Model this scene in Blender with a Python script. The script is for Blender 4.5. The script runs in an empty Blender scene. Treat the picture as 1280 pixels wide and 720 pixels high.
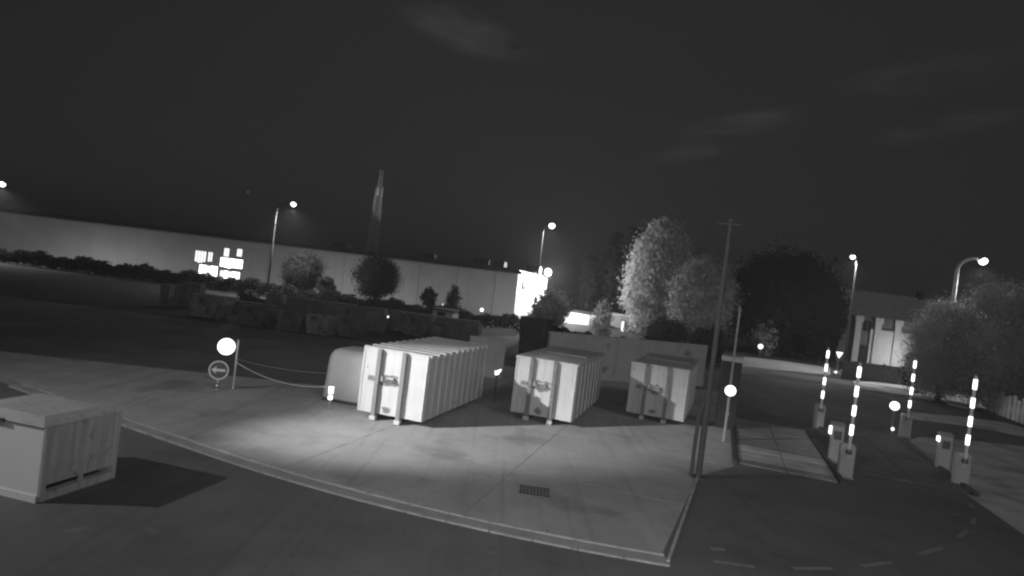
import bpy, bmesh, math, random
import numpy as np
from mathutils import Vector, Matrix

R = math.radians
scene = bpy.context.scene
col = scene.collection

# ------------------------------------------------------------------ camera
CAM_H, PITCH, ROLL, FPX = 5.448, 0.011, 0.1224, 800.0      # FPX: focal length for a 1280 px wide frame
fw = Vector((0, math.cos(PITCH), -math.sin(PITCH)))
r0 = Vector((1, 0, 0)); u0 = r0.cross(fw)
cr = r0 * math.cos(ROLL) + u0 * math.sin(ROLL)
cu = -r0 * math.sin(ROLL) + u0 * math.cos(ROLL)
cam = bpy.data.cameras.new('camera')
cam.sensor_width = 36.0
cam.lens = 36.0 * FPX / 1280.0
cam.clip_start, cam.clip_end = 0.1, 6000
camo = bpy.data.objects.new('camera', cam)
camo.matrix_world = Matrix(((cr.x, cu.x, -fw.x, 0), (cr.y, cu.y, -fw.y, 0), (cr.z, cu.z, -fw.z, CAM_H), (0, 0, 0, 1)))
col.objects.link(camo)
scene.camera = camo

# ------------------------------------------------------------------ world: dim night sky in black and white
SUN_EL, SUN_AZ = 12.0, 142.0
w = bpy.data.worlds.new('World'); scene.world = w; w.use_nodes = True
nt = w.node_tree; nt.nodes.clear(); L = nt.links.new
def N(t, **k):
    n = nt.nodes.new(t)
    for a, b in k.items(): setattr(n, a, b)
    return n
sky = N('ShaderNodeTexSky', sky_type='NISHITA', sun_disc=False)
sky.sun_elevation = R(SUN_EL); sky.sun_rotation = R(SUN_AZ); sky.dust_density = 3.0
bw = N('ShaderNodeRGBToBW'); L(sky.outputs[0], bw.inputs[0])
gam = N('ShaderNodeMath', operation='POWER'); gam.inputs[1].default_value = 0.7; L(bw.outputs[0], gam.inputs[0])
tc = N('ShaderNodeTexCoord')
# a few thin wisps of cloud and faint stars, each where it stands in the sky
def sky_dir(px, py): return (cr * ((px - 640) / FPX) - cu * ((py - 360) / FPX) + fw).normalized()
cl = N('ShaderNodeTexNoise'); cl.inputs['Scale'].default_value = 16; cl.inputs['Detail'].default_value = 6; cl.inputs['Roughness'].default_value = 0.6
cmap = N('ShaderNodeMapping'); cmap.inputs['Scale'].default_value = (0.8, 0.8, 2.6); cmap.inputs['Rotation'].default_value = (0, 0.13, 0)
L(tc.outputs['Generated'], cmap.inputs[0]); L(cmap.outputs[0], cl.inputs['Vector'])
cn = N('ShaderNodeMapRange'); cn.inputs['From Min'].default_value = 0.36; cn.inputs['From Max'].default_value = 0.70; L(cl.outputs[0], cn.inputs[0])
total = None
for (px, py, wx, wy, amt, star) in ((590, 42, 0.12, 0.036, 2.2, 0), (925, 155, 0.10, 0.022, 1.4, 0), (858, 190, 0.07, 0.02, 1.1, 0), (1150, 95, 0.12, 0.03, 1.2, 0), (1180, 160, 0.10, 0.02, 1.2, 0),
                                    (310, 240, 0.0016, 0.0016, 9.0, 1), (1059, 65, 0.0014, 0.0014, 6.0, 1), (335, 60, 0.0014, 0.0014, 5.0, 1)):
    c = sky_dir(px, py); rt_ = c.cross(Vector((0, 0, 1))).normalized(); up_ = rt_.cross(c)
    tilt = -0.12 if px < 800 else 0.18
    ax = rt_ * math.cos(tilt) + up_ * math.sin(tilt); ay = -rt_ * math.sin(tilt) + up_ * math.cos(tilt)
    d1 = N('ShaderNodeVectorMath', operation='DOT_PRODUCT'); L(tc.outputs['Generated'], d1.inputs[0]); d1.inputs[1].default_value = ax / wx
    d2 = N('ShaderNodeVectorMath', operation='DOT_PRODUCT'); L(tc.outputs['Generated'], d2.inputs[0]); d2.inputs[1].default_value = ay / wy
    p1 = N('ShaderNodeMath', operation='MULTIPLY'); L(d1.outputs['Value'], p1.inputs[0]); L(d1.outputs['Value'], p1.inputs[1])
    p2 = N('ShaderNodeMath', operation='MULTIPLY_ADD'); L(d2.outputs['Value'], p2.inputs[0]); L(d2.outputs['Value'], p2.inputs[1]); L(p1.outputs[0], p2.inputs[2])
    ex = N('ShaderNodeMapRange', interpolation_type='SMOOTHSTEP'); ex.inputs['From Min'].default_value = 1.0; ex.inputs['From Max'].default_value = 0.0; ex.inputs['To Max'].default_value = amt; L(p2.outputs[0], ex.inputs[0])
    fr_ = N('ShaderNodeVectorMath', operation='DOT_PRODUCT'); L(tc.outputs['Generated'], fr_.inputs[0]); fr_.inputs[1].default_value = c
    gt = N('ShaderNodeMath', operation='GREATER_THAN'); L(fr_.outputs['Value'], gt.inputs[0]); gt.inputs[1].default_value = 0.0
    m1 = N('ShaderNodeMath', operation='MULTIPLY'); L(ex.outputs[0], m1.inputs[0]); L(gt.outputs[0], m1.inputs[1])
    if not star:
        m2 = N('ShaderNodeMath', operation='MULTIPLY'); L(m1.outputs[0], m2.inputs[0]); L(cn.outputs[0], m2.inputs[1]); m1 = m2
    if total is None: total = m1
    else:
        ad = N('ShaderNodeMath', operation='ADD'); L(total.outputs[0], ad.inputs[0]); L(m1.outputs[0], ad.inputs[1]); total = ad
one = N('ShaderNodeMath', operation='ADD'); L(total.outputs[0], one.inputs[0]); one.inputs[1].default_value = 1.0
mul = N('ShaderNodeMath', operation='MULTIPLY'); L(gam.outputs[0], mul.inputs[0]); L(one.outputs[0], mul.inputs[1])
bg = N('ShaderNodeBackground'); L(mul.outputs[0], bg.inputs['Color']); bg.inputs['Strength'].default_value = 0.0060
out = N('ShaderNodeOutputWorld'); L(bg.outputs[0], out.inputs[0])

# weak moonlight added as fill to lift the dark parts
sun = bpy.data.lights.new('moon_fill', 'SUN'); sun.energy = 0.20; sun.angle = R(8)
suno = bpy.data.objects.new('moon_fill', sun); col.objects.link(suno)
az = R(SUN_AZ)
sd = Vector((math.sin(az) * math.cos(R(38)), math.cos(az) * math.cos(R(38)), math.sin(R(38))))
suno.rotation_euler = sd.to_track_quat('Z', 'Y').to_euler()

# the yard floodlight that lights the containers (its mast is built below)
FLOOD = Vector((-21.0, 9.5, 10.2))
fl = bpy.data.lights.new('floodlight_beam', 'SPOT'); fl.energy = 38000; fl.spot_size = R(23.5); fl.spot_blend = 1.0; fl.shadow_soft_size = 0.16
flo = bpy.data.objects.new('floodlight_beam', fl); flo.location = FLOOD
flo.rotation_euler = (FLOOD - Vector((-0.1, 22.6, 0.0))).to_track_quat('Z', 'Y').to_euler(); col.objects.link(flo)
fl2 = bpy.data.lights.new('floodlight_spill', 'SPOT'); fl2.energy = 3500; fl2.spot_size = R(150); fl2.spot_blend = 1.0; fl2.shadow_soft_size = 0.16
flo2 = bpy.data.objects.new('floodlight_spill', fl2); flo2.location = FLOOD
flo2.rotation_euler = (FLOOD - Vector((-3.0, 14.0, 0.0))).to_track_quat('Z', 'Y').to_euler(); col.objects.link(flo2)

# the infrared lamp of the recording camera itself, on its own mast (housing built below)
IR = Vector((0.0, -0.25, CAM_H + 0.35))
ir = bpy.data.lights.new('infrared_lamp_beam', 'SPOT'); ir.energy = 4600; ir.spot_size = R(108); ir.spot_blend = 1.0; ir.shadow_soft_size = 0.06
iro = bpy.data.objects.new('infrared_lamp_beam', ir); iro.location = IR
iro.rotation_euler = (IR - Vector((7, 40, 7.0))).to_track_quat('Z', 'Y').to_euler(); col.objects.link(iro)

vs = scene.view_settings
vs.view_transform = 'Standard'; vs.look = 'None'; vs.exposure = 0.0; vs.gamma = 1.0; vs.use_curve_mapping = False
scene.cycles.use_denoising = True
scene.cycles.filter_width = 2.4          # the small camera's picture is soft
scene.cycles.use_adaptive_sampling = False
scene.cycles.max_bounces = 3; scene.cycles.volume_bounces = 0
scene.cycles.sample_clamp_indirect = 1.0; scene.cycles.sample_clamp_direct = 0.0; scene.cycles.use_light_tree = False

# ------------------------------------------------------------------ helpers
def ray(px, py):
    return cr * ((px - 640) / FPX) - cu * ((py - 360) / FPX) + fw
def G(px, py, z=0.0):                       # the point of the ground seen at a place of the picture
    d = ray(px, py); t = (z - CAM_H) / d.z
    return Vector((d.x * t, d.y * t, z))
def V(px, py, Y):                           # the point seen there at distance Y
    d = ray(px, py); t = Y / d.y
    return Vector((d.x * t, Y, CAM_H + d.z * t))
def horizon(px):
    return 360 - math.tan(PITCH) * FPX + (px - 640) * math.tan(ROLL)

def tag(o, label=None, cat=None, group=None, kind=None):
    if label: o['label'] = label
    if cat: o['category'] = cat
    if group: o['group'] = group
    if kind: o['kind'] = kind
    return o
def thing(name, loc, rz, label, cat, group=None):
    o = bpy.data.objects.new(name, None); o.empty_display_size = 0.2
    o.location = loc; o.rotation_euler = (0, 0, rz); col.objects.link(o)
    return tag(o, label, cat, group)

class MB:
    def __init__(s): s.v = []; s.f = []
    def poly(s, pts, faces):
        b = len(s.v); s.v += [tuple(p) for p in pts]; s.f += [tuple(b + i for i in f) for f in faces]; return s
    def box(s, x0, x1, y0, y1, z0, z1):
        return s.poly([(x0, y0, z0), (x1, y0, z0), (x1, y1, z0), (x0, y1, z0), (x0, y0, z1), (x1, y0, z1), (x1, y1, z1), (x0, y1, z1)],
                      [(0, 3, 2, 1), (4, 5, 6, 7), (0, 1, 5, 4), (1, 2, 6, 5), (2, 3, 7, 6), (3, 0, 4, 7)])
    def bar(s, a, b, wd, ht, up=(0, 0, 1)):
        a = Vector(a); b = Vector(b); d = (b - a).normalized(); up = Vector(up)
        if abs(d.dot(up)) > 0.98: up = Vector((1, 0, 0))
        sx = d.cross(up).normalized(); sy = sx.cross(d)
        pts = []
        for p in (a, b):
            for (i, j) in ((-1, -1), (1, -1), (1, 1), (-1, 1)): pts.append(p + sx * wd * i / 2 + sy * ht * j / 2)
        return s.poly(pts, [(0, 1, 2, 3), (7, 6, 5, 4), (0, 4, 5, 1), (1, 5, 6, 2), (2, 6, 7, 3), (3, 7, 4, 0)])
    def tube(s, pts, rad, n=8):
        pts = [Vector(p) for p in pts]
        rad = rad if isinstance(rad, (list, tuple)) else [rad] * len(pts)
        b = len(s.v); prev = None
        for i, p in enumerate(pts):
            d = (pts[min(i + 1, len(pts) - 1)] - pts[max(i - 1, 0)]).normalized()
            if prev is None:
                up = Vector((0, 0, 1)) if abs(d.z) < 0.9 else Vector((1, 0, 0))
                sx = d.cross(up).normalized()
            else:
                sx = (prev - d * prev.dot(d)).normalized()
            prev = sx; sy = d.cross(sx)
            for k in range(n):
                a = 2 * math.pi * k / n
                s.v.append(tuple(p + (sx * math.cos(a) + sy * math.sin(a)) * rad[i]))
        for i in range(len(pts) - 1):
            for k in range(n):
                s.f.append((b + i * n + k, b + i * n + (k + 1) % n, b + (i + 1) * n + (k + 1) % n, b + (i + 1) * n + k))
        s.f.append(tuple(b + k for k in reversed(range(n))))
        s.f.append(tuple(b + (len(pts) - 1) * n + k for k in range(n)))
        return s
    def disc(s, c, nrm, rad, th, n=28, r2=None):
        nrm = Vector(nrm).normalized(); c = Vector(c)
        return s.tube([c - nrm * th / 2, c + nrm * th / 2], [rad, rad if r2 is None else r2], n)
    def lathe(s, prof, n=20, c=(0, 0, 0)):
        b = len(s.v)
        for (r, z) in prof:
            for k in range(n):
                a = 2 * math.pi * k / n
                s.v.append((c[0] + r * math.cos(a), c[1] + r * math.sin(a), c[2] + z))
        for i in range(len(prof) - 1):
            for k in range(n):
                s.f.append((b + i * n + k, b + i * n + (k + 1) % n, b + (i + 1) * n + (k + 1) % n, b + (i + 1) * n + k))
        s.f.append(tuple(b + k for k in reversed(range(n)))); s.f.append(tuple(b + (len(prof) - 1) * n + k for k in range(n)))
        return s
    def build(s, name, mat, parent=None, smooth=False, bevel=0.0, data=None):
        me = bpy.data.meshes.new(name); me.from_pydata(s.v, [], s.f); me.materials.append(mat)
        if bevel:
            bm = bmesh.new(); bm.from_mesh(me)
            bmesh.ops.bevel(bm, geom=[e for e in bm.edges if len(e.link_faces) == 2 and e.calc_face_angle(0) > 0.5], offset=bevel, segments=2, affect='EDGES', profile=0.5)
            bm.to_mesh(me); bm.free()
        if smooth:
            me.polygons.foreach_set('use_smooth', [True] * len(me.polygons))
        me.update()
        o = bpy.data.objects.new(name, me); col.objects.link(o)
        if parent: o.parent = parent
        return o
def piece(me, name, parent, loc=(0, 0, 0), rot=(0, 0, 0)):
    o = bpy.data.objects.new(name, me); col.objects.link(o); o.parent = parent; o.location = loc; o.rotation_euler = rot
    return o
def copy_tree(o, parent=None):
    c = o.copy(); col.objects.link(c); c.parent = parent
    for ch in list(o.children): copy_tree(ch, c)
    return c

# ------------------------------------------------------------------ materials: all grey, the place was recorded in black and white
def mat(name, v, rough=0.7, var=0.25, scale=3.0, detail=6, bump=0.0, bscale=40, metal=0.0, spots=None, spec=0.4, stretch=(1, 1, 1), streak=None, tracks=0.0):
    m = bpy.data.materials.new(name); m.use_nodes = True
    t = m.node_tree; b = t.nodes['Principled BSDF']; lk = t.links.new
    tcn = t.nodes.new('ShaderNodeTexCoord'); mpn = t.nodes.new('ShaderNodeMapping'); lk(tcn.outputs['Object'], mpn.inputs[0]); mpn.inputs['Scale'].default_value = stretch
    nz = t.nodes.new('ShaderNodeTexNoise'); nz.inputs['Scale'].default_value = scale; nz.inputs['Detail'].default_value = detail; nz.inputs['Roughness'].default_value = 0.62
    lk(mpn.outputs[0], nz.inputs['Vector'])
    mr = t.nodes.new('ShaderNodeMapRange'); mr.inputs['From Min'].default_value = 0.25; mr.inputs['From Max'].default_value = 0.75
    mr.inputs['To Min'].default_value = v * (1 - var); mr.inputs['To Max'].default_value = v * (1 + var); lk(nz.outputs[0], mr.inputs[0])
    val = mr.outputs[0]
    if spots:                                  # (scale, threshold, value): chipped paint, stains, patches
        for (sc_, th, sv, wd) in spots:
            n2 = t.nodes.new('ShaderNodeTexNoise'); n2.inputs['Scale'].default_value = sc_; n2.inputs['Detail'].default_value = 5; lk(tcn.outputs['Object'], n2.inputs['Vector'])
            r2 = t.nodes.new('ShaderNodeMapRange'); r2.inputs['From Min'].default_value = th; r2.inputs['From Max'].default_value = th + wd; lk(n2.outputs[0], r2.inputs[0])
            mx = t.nodes.new('ShaderNodeMix'); mx.data_type = 'FLOAT'; lk(r2.outputs[0], mx.inputs[0]); lk(val, mx.inputs[2]); mx.inputs[3].default_value = sv
            val = mx.outputs[0]
    if tracks:                                 # long faint tyre tracks and a few hairline cracks
        for rot, sc5, lo5 in ((0.30, (2.6, 0.10, 1), 0.54), (-1.0, (2.2, 0.08, 1), 0.58)):
            m5 = t.nodes.new('ShaderNodeMapping'); m5.inputs['Rotation'].default_value = (0, 0, rot); m5.inputs['Scale'].default_value = sc5; lk(tcn.outputs['Object'], m5.inputs[0])
            n5 = t.nodes.new('ShaderNodeTexNoise'); n5.inputs['Scale'].default_value = 1.0; n5.inputs['Detail'].default_value = 5; n5.inputs['Distortion'].default_value = 0.6; lk(m5.outputs[0], n5.inputs['Vector'])
            r5 = t.nodes.new('ShaderNodeMapRange'); r5.inputs['From Min'].default_value = lo5; r5.inputs['From Max'].default_value = lo5 + 0.16; r5.inputs['To Max'].default_value = tracks; lk(n5.outputs[0], r5.inputs[0])
            mx5 = t.nodes.new('ShaderNodeMix'); mx5.data_type = 'FLOAT'; lk(r5.outputs[0], mx5.inputs[0]); lk(val, mx5.inputs[2]); mx5.inputs[3].default_value = v * 0.5
            val = mx5.outputs[0]
        vo = t.nodes.new('ShaderNodeTexVoronoi'); vo.feature = 'DISTANCE_TO_EDGE'; vo.inputs['Scale'].default_value = 0.28
        nd = t.nodes.new('ShaderNodeTexNoise'); nd.inputs['Scale'].default_value = 1.4; nd.inputs['Detail'].default_value = 6; lk(tcn.outputs['Object'], nd.inputs['Vector'])
        va = t.nodes.new('ShaderNodeVectorMath'); va.operation = 'MULTIPLY_ADD'; lk(nd.outputs['Color'], va.inputs[0]); va.inputs[1].default_value = (1.2, 1.2, 0); lk(tcn.outputs['Object'], va.inputs[2]); lk(va.outputs[0], vo.inputs['Vector'])
        r6 = t.nodes.new('ShaderNodeMapRange'); r6.inputs['From Min'].default_value = 0.006; r6.inputs['From Max'].default_value = 0.0; r6.inputs['To Max'].default_value = tracks * 0.8; lk(vo.outputs['Distance'], r6.inputs[0])
        mx6 = t.nodes.new('ShaderNodeMix'); mx6.data_type = 'FLOAT'; lk(r6.outputs[0], mx6.inputs[0]); lk(val, mx6.inputs[2]); mx6.inputs[3].default_value = v * 0.35
        val = mx6.outputs[0]
    if streak:                                 # rain-washed dirt running down
        m3 = t.nodes.new('ShaderNodeMapping'); m3.inputs['Scale'].default_value = (7, 7, 0.45); lk(tcn.outputs['Object'], m3.inputs[0])
        n4 = t.nodes.new('ShaderNodeTexNoise'); n4.inputs['Scale'].default_value = 1.0; n4.inputs['Detail'].default_value = 4; lk(m3.outputs[0], n4.inputs['Vector'])
        r4 = t.nodes.new('ShaderNodeMapRange'); r4.inputs['From Min'].default_value = 0.48; r4.inputs['From Max'].default_value = 0.75; r4.inputs['To Max'].default_value = streak; lk(n4.outputs[0], r4.inputs[0])
        mx4 = t.nodes.new('ShaderNodeMix'); mx4.data_type = 'FLOAT'; lk(r4.outputs[0], mx4.inputs[0]); lk(val, mx4.inputs[2]); mx4.inputs[3].default_value = v * 0.45
        val = mx4.outputs[0]
    lk(val, b.inputs['Base Color'])
    b.inputs['Roughness'].default_value = rough; b.inputs['Metallic'].default_value = metal; b.inputs['Specular IOR Level'].default_value = spec
    if bump:
        n3 = t.nodes.new('ShaderNodeTexNoise'); n3.inputs['Scale'].default_value = bscale; n3.inputs['Detail'].default_value = 4; lk(tcn.outputs['Object'], n3.inputs['Vector'])
        bp = t.nodes.new('ShaderNodeBump'); bp.inputs['Strength'].default_value = bump; bp.inputs['Distance'].default_value = 0.02; lk(n3.outputs[0], bp.inputs['Height']); lk(bp.outputs[0], b.inputs['Normal'])
    m['val'] = v
    return m
def emit(name, s, v=0.9):
    m = bpy.data.materials.new(name); m.use_nodes = True
    b = m.node_tree.nodes['Principled BSDF']; b.inputs['Base Color'].default_value = (v, v, v, 1)
    b.inputs['Emission Color'].default_value = (1, 1, 1, 1); b.inputs['Emission Strength'].default_value = s
    m.cycles.emission_sampling = 'NONE'
    return m
def leafmat(name, v):
    m = mat(name, v, rough=1.0, var=0.35, scale=1.2, spec=0.0)
    t = m.node_tree; b = t.nodes['Principled BSDF']
    tr = t.nodes.new('ShaderNodeBsdfTranslucent'); tr.inputs[0].default_value = (v, v, v, 1)
    mx = t.nodes.new('ShaderNodeMixShader'); mx.inputs[0].default_value = 0.25
    o = t.nodes['Material Output']; t.links.new(b.outputs[0], mx.inputs[1]); t.links.new(tr.outputs[0], mx.inputs[2]); t.links.new(mx.outputs[0], o.inputs[0])
    return m

M = {}
M['asphalt'] = mat('asphalt', 0.16, 0.85, 0.22, 0.35, 10, 0.35, 60, spots=[(0.22, 0.55, 0.125, 0.12), (1.7, 0.64, 0.20, 0.1), (9.0, 0.62, 0.12, 0.12)], spec=0.2, tracks=0.22)
M['joint'] = mat('joint', 0.24, 0.95, 0.3, 4)
M['concrete'] = mat('concrete', 0.40, 0.8, 0.20, 0.55, 10, 0.25, 45, spots=[(0.35, 0.56, 0.25, 0.14), (2.4, 0.62, 0.42, 0.1), (6.0, 0.66, 0.22, 0.06)], spec=0.3, tracks=0.30)
M['kerb'] = mat('kerb_concrete', 0.42, 0.85, 0.25, 2.5, 8, 0.3, 30, spots=[(3.0, 0.6, 0.26, 0.1)])
M['gutter'] = mat('gutter_concrete', 0.33, 0.9, 0.25, 1.5, 8, 0.3, 30)
M['paint'] = mat('road_paint', 0.25, 0.8, 0.3, 6, spots=[(7.0, 0.56, 0.2, 0.08)])
M['verge'] = mat('verge_paving', 0.5, 0.95, 0.3, 0.8, 10, 0.5, 12, spots=[(0.5, 0.52, 0.30, 0.15), (3, 0.6, 0.5, 0.1)])
M['pave'] = mat('pale_paving', 0.36, 0.9, 0.25, 0.7, 8, 0.2, 10, spots=[(1.2, 0.56, 0.35, 0.12)])
M['grass'] = mat('dark_grass', 0.045, 0.95, 0.45, 0.5, 10, 0.8, 5)
M['white_steel'] = mat('white_painted_steel', 0.58, 0.5, 0.07, 1.2, spots=[(7.0, 0.67, 0.3, 0.03), (1.4, 0.60, 0.50, 0.2)], streak=0.2)
M['grey_steel'] = mat('pale_grey_painted_steel', 0.56, 0.55, 0.10, 1.2, spots=[(5.0, 0.68, 0.3, 0.04)], streak=0.45)
M['grey_steel2'] = mat('grey_painted_steel', 0.47, 0.6, 0.12, 1.2, spots=[(4.0, 0.66, 0.25, 0.05)], streak=0.45)
M['side_steel'] = mat('streaked_white_steel', 0.55, 0.6, 0.22, 2.0, spots=[(4.0, 0.64, 0.3, 0.05)], stretch=(1, 3, 0.35), streak=0.45)
M['box_front_bright'] = mat('box_front_lit_white', 0.85, 0.5, 0.05, 1.2, spots=[(6.0, 0.68, 0.5, 0.04)])  # box front whiter than its sides, lamp light put into the colour
M['roof_dark'] = mat('dark_roof_steel', 0.14, 0.6, 0.25, 1.0)
M['roof_steel'] = mat('roof_steel', 0.36, 0.6, 0.2, 1.0, spots=[(2.0, 0.6, 0.3, 0.1)])
M['rail'] = mat('grey_rail_paint', 0.22, 0.6, 0.15, 2, spots=[(6.0, 0.62, 0.2, 0.06)])
M['rust'] = mat('worn_rusty_steel', 0.2, 0.85, 0.5, 9, 8, 0.4, 30)
M['dark_steel'] = mat('dark_steel', 0.07, 0.6, 0.3, 3)
M['mid_steel'] = mat('galvanised_steel', 0.3, 0.5, 0.2, 4)
M['blackened'] = mat('near_black_paint', 0.025, 0.7, 0.3, 3)
M['chain'] = mat('bright_chain', 0.75, 0.5, 0.1, 3)
M['pole'] = mat('weathered_pole', 0.085, 0.6, 0.2, 4)
M['cabinet'] = mat('cabinet_paint', 0.46, 0.55, 0.1, 2)
M['deck'] = mat('weighbridge_deck', 0.24, 0.45, 0.35, 2.5, 8, 0.3, 30, spots=[(0.5, 0.5, 0.32, 0.15)], spec=0.6)
M['deck_pale'] = mat('reflection_toned_deck', 0.48, 0.45, 0.3, 2.0, 8, 0.3, 30, spots=[(0.8, 0.55, 0.4, 0.15)], spec=0.6)  # paler plates paint in a band of reflected light on the deck
M['deck_dull'] = mat('dull_weighbridge_deck', 0.13, 0.7, 0.3, 2.5, 8, 0.3, 30, spots=[(1.0, 0.52, 0.17, 0.15)])
M['wallc'] = mat('bunker_concrete', 0.42, 0.9, 0.22, 0.8, 8, 0.3, 8, spots=[(0.8, 0.58, 0.2, 0.12)])
M['hall'] = mat('hall_cladding', 0.80, 0.7, 0.10, 0.3, 6)
M['halltrim'] = mat('hall_roof_edge', 0.06, 0.7, 0.2, 1)
M['halltrim2'] = mat('grey_downpipe', 0.62, 0.6, 0.1, 2)
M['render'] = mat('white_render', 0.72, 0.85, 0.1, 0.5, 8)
M['back_render'] = mat('grey_render', 0.2, 0.85, 0.15, 0.5, 8)  # darker render of the house wall behind the white front
M['dull_render'] = mat('dull_render', 0.42, 0.85, 0.15, 0.5, 8)
M['roof_tile_grey'] = mat('grey_roof_tiles', 0.34, 0.8, 0.2, 2)
M['rooftile'] = mat('dark_roof_tiles', 0.10, 0.8, 0.25, 2)
M['board'] = mat('dark_fence_boards', 0.045, 0.85, 0.35, 3)
M['bark'] = mat('bark', 0.12, 0.95, 0.4, 6, 6, 0.6, 20)
M['tank'] = mat('pale_polyester', 0.80, 0.5, 0.08, 0.8, spots=[(2.0, 0.64, 0.68, 0.1)])
M['leafD'] = leafmat('dark_leaves', 0.05)
M['leafM'] = leafmat('mid_leaves', 0.45)
M['leafL'] = leafmat('pale_leaves', 0.56)
M['leafH'] = leafmat('hedge_leaves', 0.06)
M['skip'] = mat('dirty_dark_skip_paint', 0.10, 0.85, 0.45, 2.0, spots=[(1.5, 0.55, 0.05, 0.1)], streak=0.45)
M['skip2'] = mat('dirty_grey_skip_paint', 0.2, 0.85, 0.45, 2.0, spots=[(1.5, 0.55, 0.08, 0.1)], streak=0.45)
M['sign'] = mat('sign_face', 0.85, 0.5, 0.05, 2)
M['signdark'] = mat('sign_dark_face', 0.12, 0.5, 0.1, 2)
M['glow'] = emit('emissive_reflector', 3.0)  # reflectors emit light themselves, standing in for returned lamp light
M['glow_soft'] = emit('soft_emission', 2.0)  # weaker glow built into reflectors; also the garden lamp's lens
M['lamp'] = emit('lamp_lens', 14.0)
M['lampw'] = emit('bright_lamp_lens', 5.0)
M['window'] = emit('lit_window', 5.0, 0.6)
M['window_dim'] = emit('dim_lit_window', 1.2, 0.5)
M['glass'] = mat('dark_glass', 0.03, 0.1, 0.1, 2, spec=0.7)
M['trim'] = mat('lit_window_frame', 0.25, 0.6, 0.1, 2)

GZ = -0.012                                     # level of the asphalt; the concrete slabs' top is 0
# ------------------------------------------------------------------ ground
g = MB().poly([(-1500, -300, GZ), (1500, -300, GZ), (1500, 2500, GZ), (-1500, 2500, GZ)], [(0, 1, 2, 3)]).build('ground', M['asphalt'])
tag(g, 'dark patched asphalt of the yard and roads', kind='structure')

def sheet(name, pts, z, m, label):
    o = MB().poly([(p[0], p[1], z) for p in pts], [tuple(range(len(pts)))]).build(name, m)
    return tag(o, label, kind='structure')

# kerb and gutter along the front of the concrete, taken from two lines seen in the photo
up_px = [(242, 552), (325, 578), (419, 607.5), (512, 629), (600, 649), (643, 660), (727, 676), (832, 694)]
lo_px = [(242, 565), (325, 589), (419, 617), (512, 638), (600, 660), (643, 670), (727, 687.5), (834, 703)]
up = [G(*p) for p in up_px]; lo = [G(*p) for p in lo_px]
def fitline(pts, deg=3):
    xs = [p.x for p in pts]; ys = [p.y for p in pts]
    return np.polyfit(xs, ys, deg)
cu_, cl_ = fitline(up, 2), fitline(lo, 2)
x_end = 3.95
def fu(x):
    if x < -7.5: return float(np.polyval(cu_, -7.5) + (x + 7.5) * np.polyval(np.polyder(cu_), -7.5))
    return float(np.polyval(cu_, x))
def fl_(x): return fu(x) - 0.52
slope_end = (G(872.5, 595) - G(835, 702)); slope_end.normalize()
pr0, pr1 = G(835, 702), G(872.5, 595)
# concrete pad outline
back_y = 41.0
outline = [Vector((x, fu(x) - 0.0, 0)) for x in np.linspace(-24, x_end - 0.05, 16)]
outline += [pr1.copy(), G(917, 583), G(925, 528), Vector((14.0, back_y, 0)), Vector((-3.6, back_y, 0)), Vector((-7.0, 27.5, 0)), Vector((-24, 26.0, 0))]
padroot = thing('concrete_pad', (0, 0, 0), 0, 'pale concrete slabs the containers stand on, edged by a gutter', None)
padroot['kind'] = 'structure'
MB().poly([(p.x, p.y, -0.008) for p in outline], [tuple(range(len(outline)))]).build('joint_bed', M['joint'], padroot)
bm = bmesh.new()
bm.faces.new([bm.verts.new((p.x, p.y, 0)) for p in outline])
PY = -0.295
dx, dy = Vector((math.cos(PY), math.sin(PY), 0)), Vector((-math.sin(PY), math.cos(PY), 0))
for k in range(-12, 12):
    bmesh.ops.bisect_plane(bm, geom=bm.verts[:] + bm.edges[:] + bm.faces[:], plane_co=Vector((1.3, 20.5, 0)) + dx * 5.0 * k, plane_no=dx)
for k in range(-8, 10):
    bmesh.ops.bisect_plane(bm, geom=bm.verts[:] + bm.edges[:] + bm.faces[:], plane_co=Vector((-0.4, 19.0, 0)) + dy * 5.5 * k, plane_no=dy)
for f in list(bm.faces):
    if f.calc_area() < 0.05: continue
    pts = [v.co.copy() for v in f.verts]
    n = len(pts); ins = []
    c = f.calc_center_median()
    for i in range(n):
        a, b, d = pts[i - 1], pts[i], pts[(i + 1) % n]
        e1 = (b - a).normalized(); e2 = (d - b).normalized()
        n1 = Vector((-e1.y, e1.x, 0)); n2 = Vector((-e2.y, e2.x, 0))
        if n1.dot(c - b) < 0: n1 = -n1
        if n2.dot(c - b) < 0: n2 = -n2
        q = (n1 + n2)
        q = q.normalized() * 0.011 / max(0.5, q.normalized().dot(n1)) if q.length > 1e-4 else n1 * 0.011
        ins.append(b + q)
    dz = random.Random(int(c.x * 31 + c.y * 17)).uniform(-0.003, 0.0)
    if f.normal.z < 0: ins.reverse()
    MB().poly([(p.x, p.y, dz) for p in ins] + [(p.x, p.y, -0.007) for p in ins], [tuple(range(n))] + [(i, i + n, (i + 1) % n + n, (i + 1) % n) for i in range(n)]).build('slab', M['concrete'], padroot)
bm.free()

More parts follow.
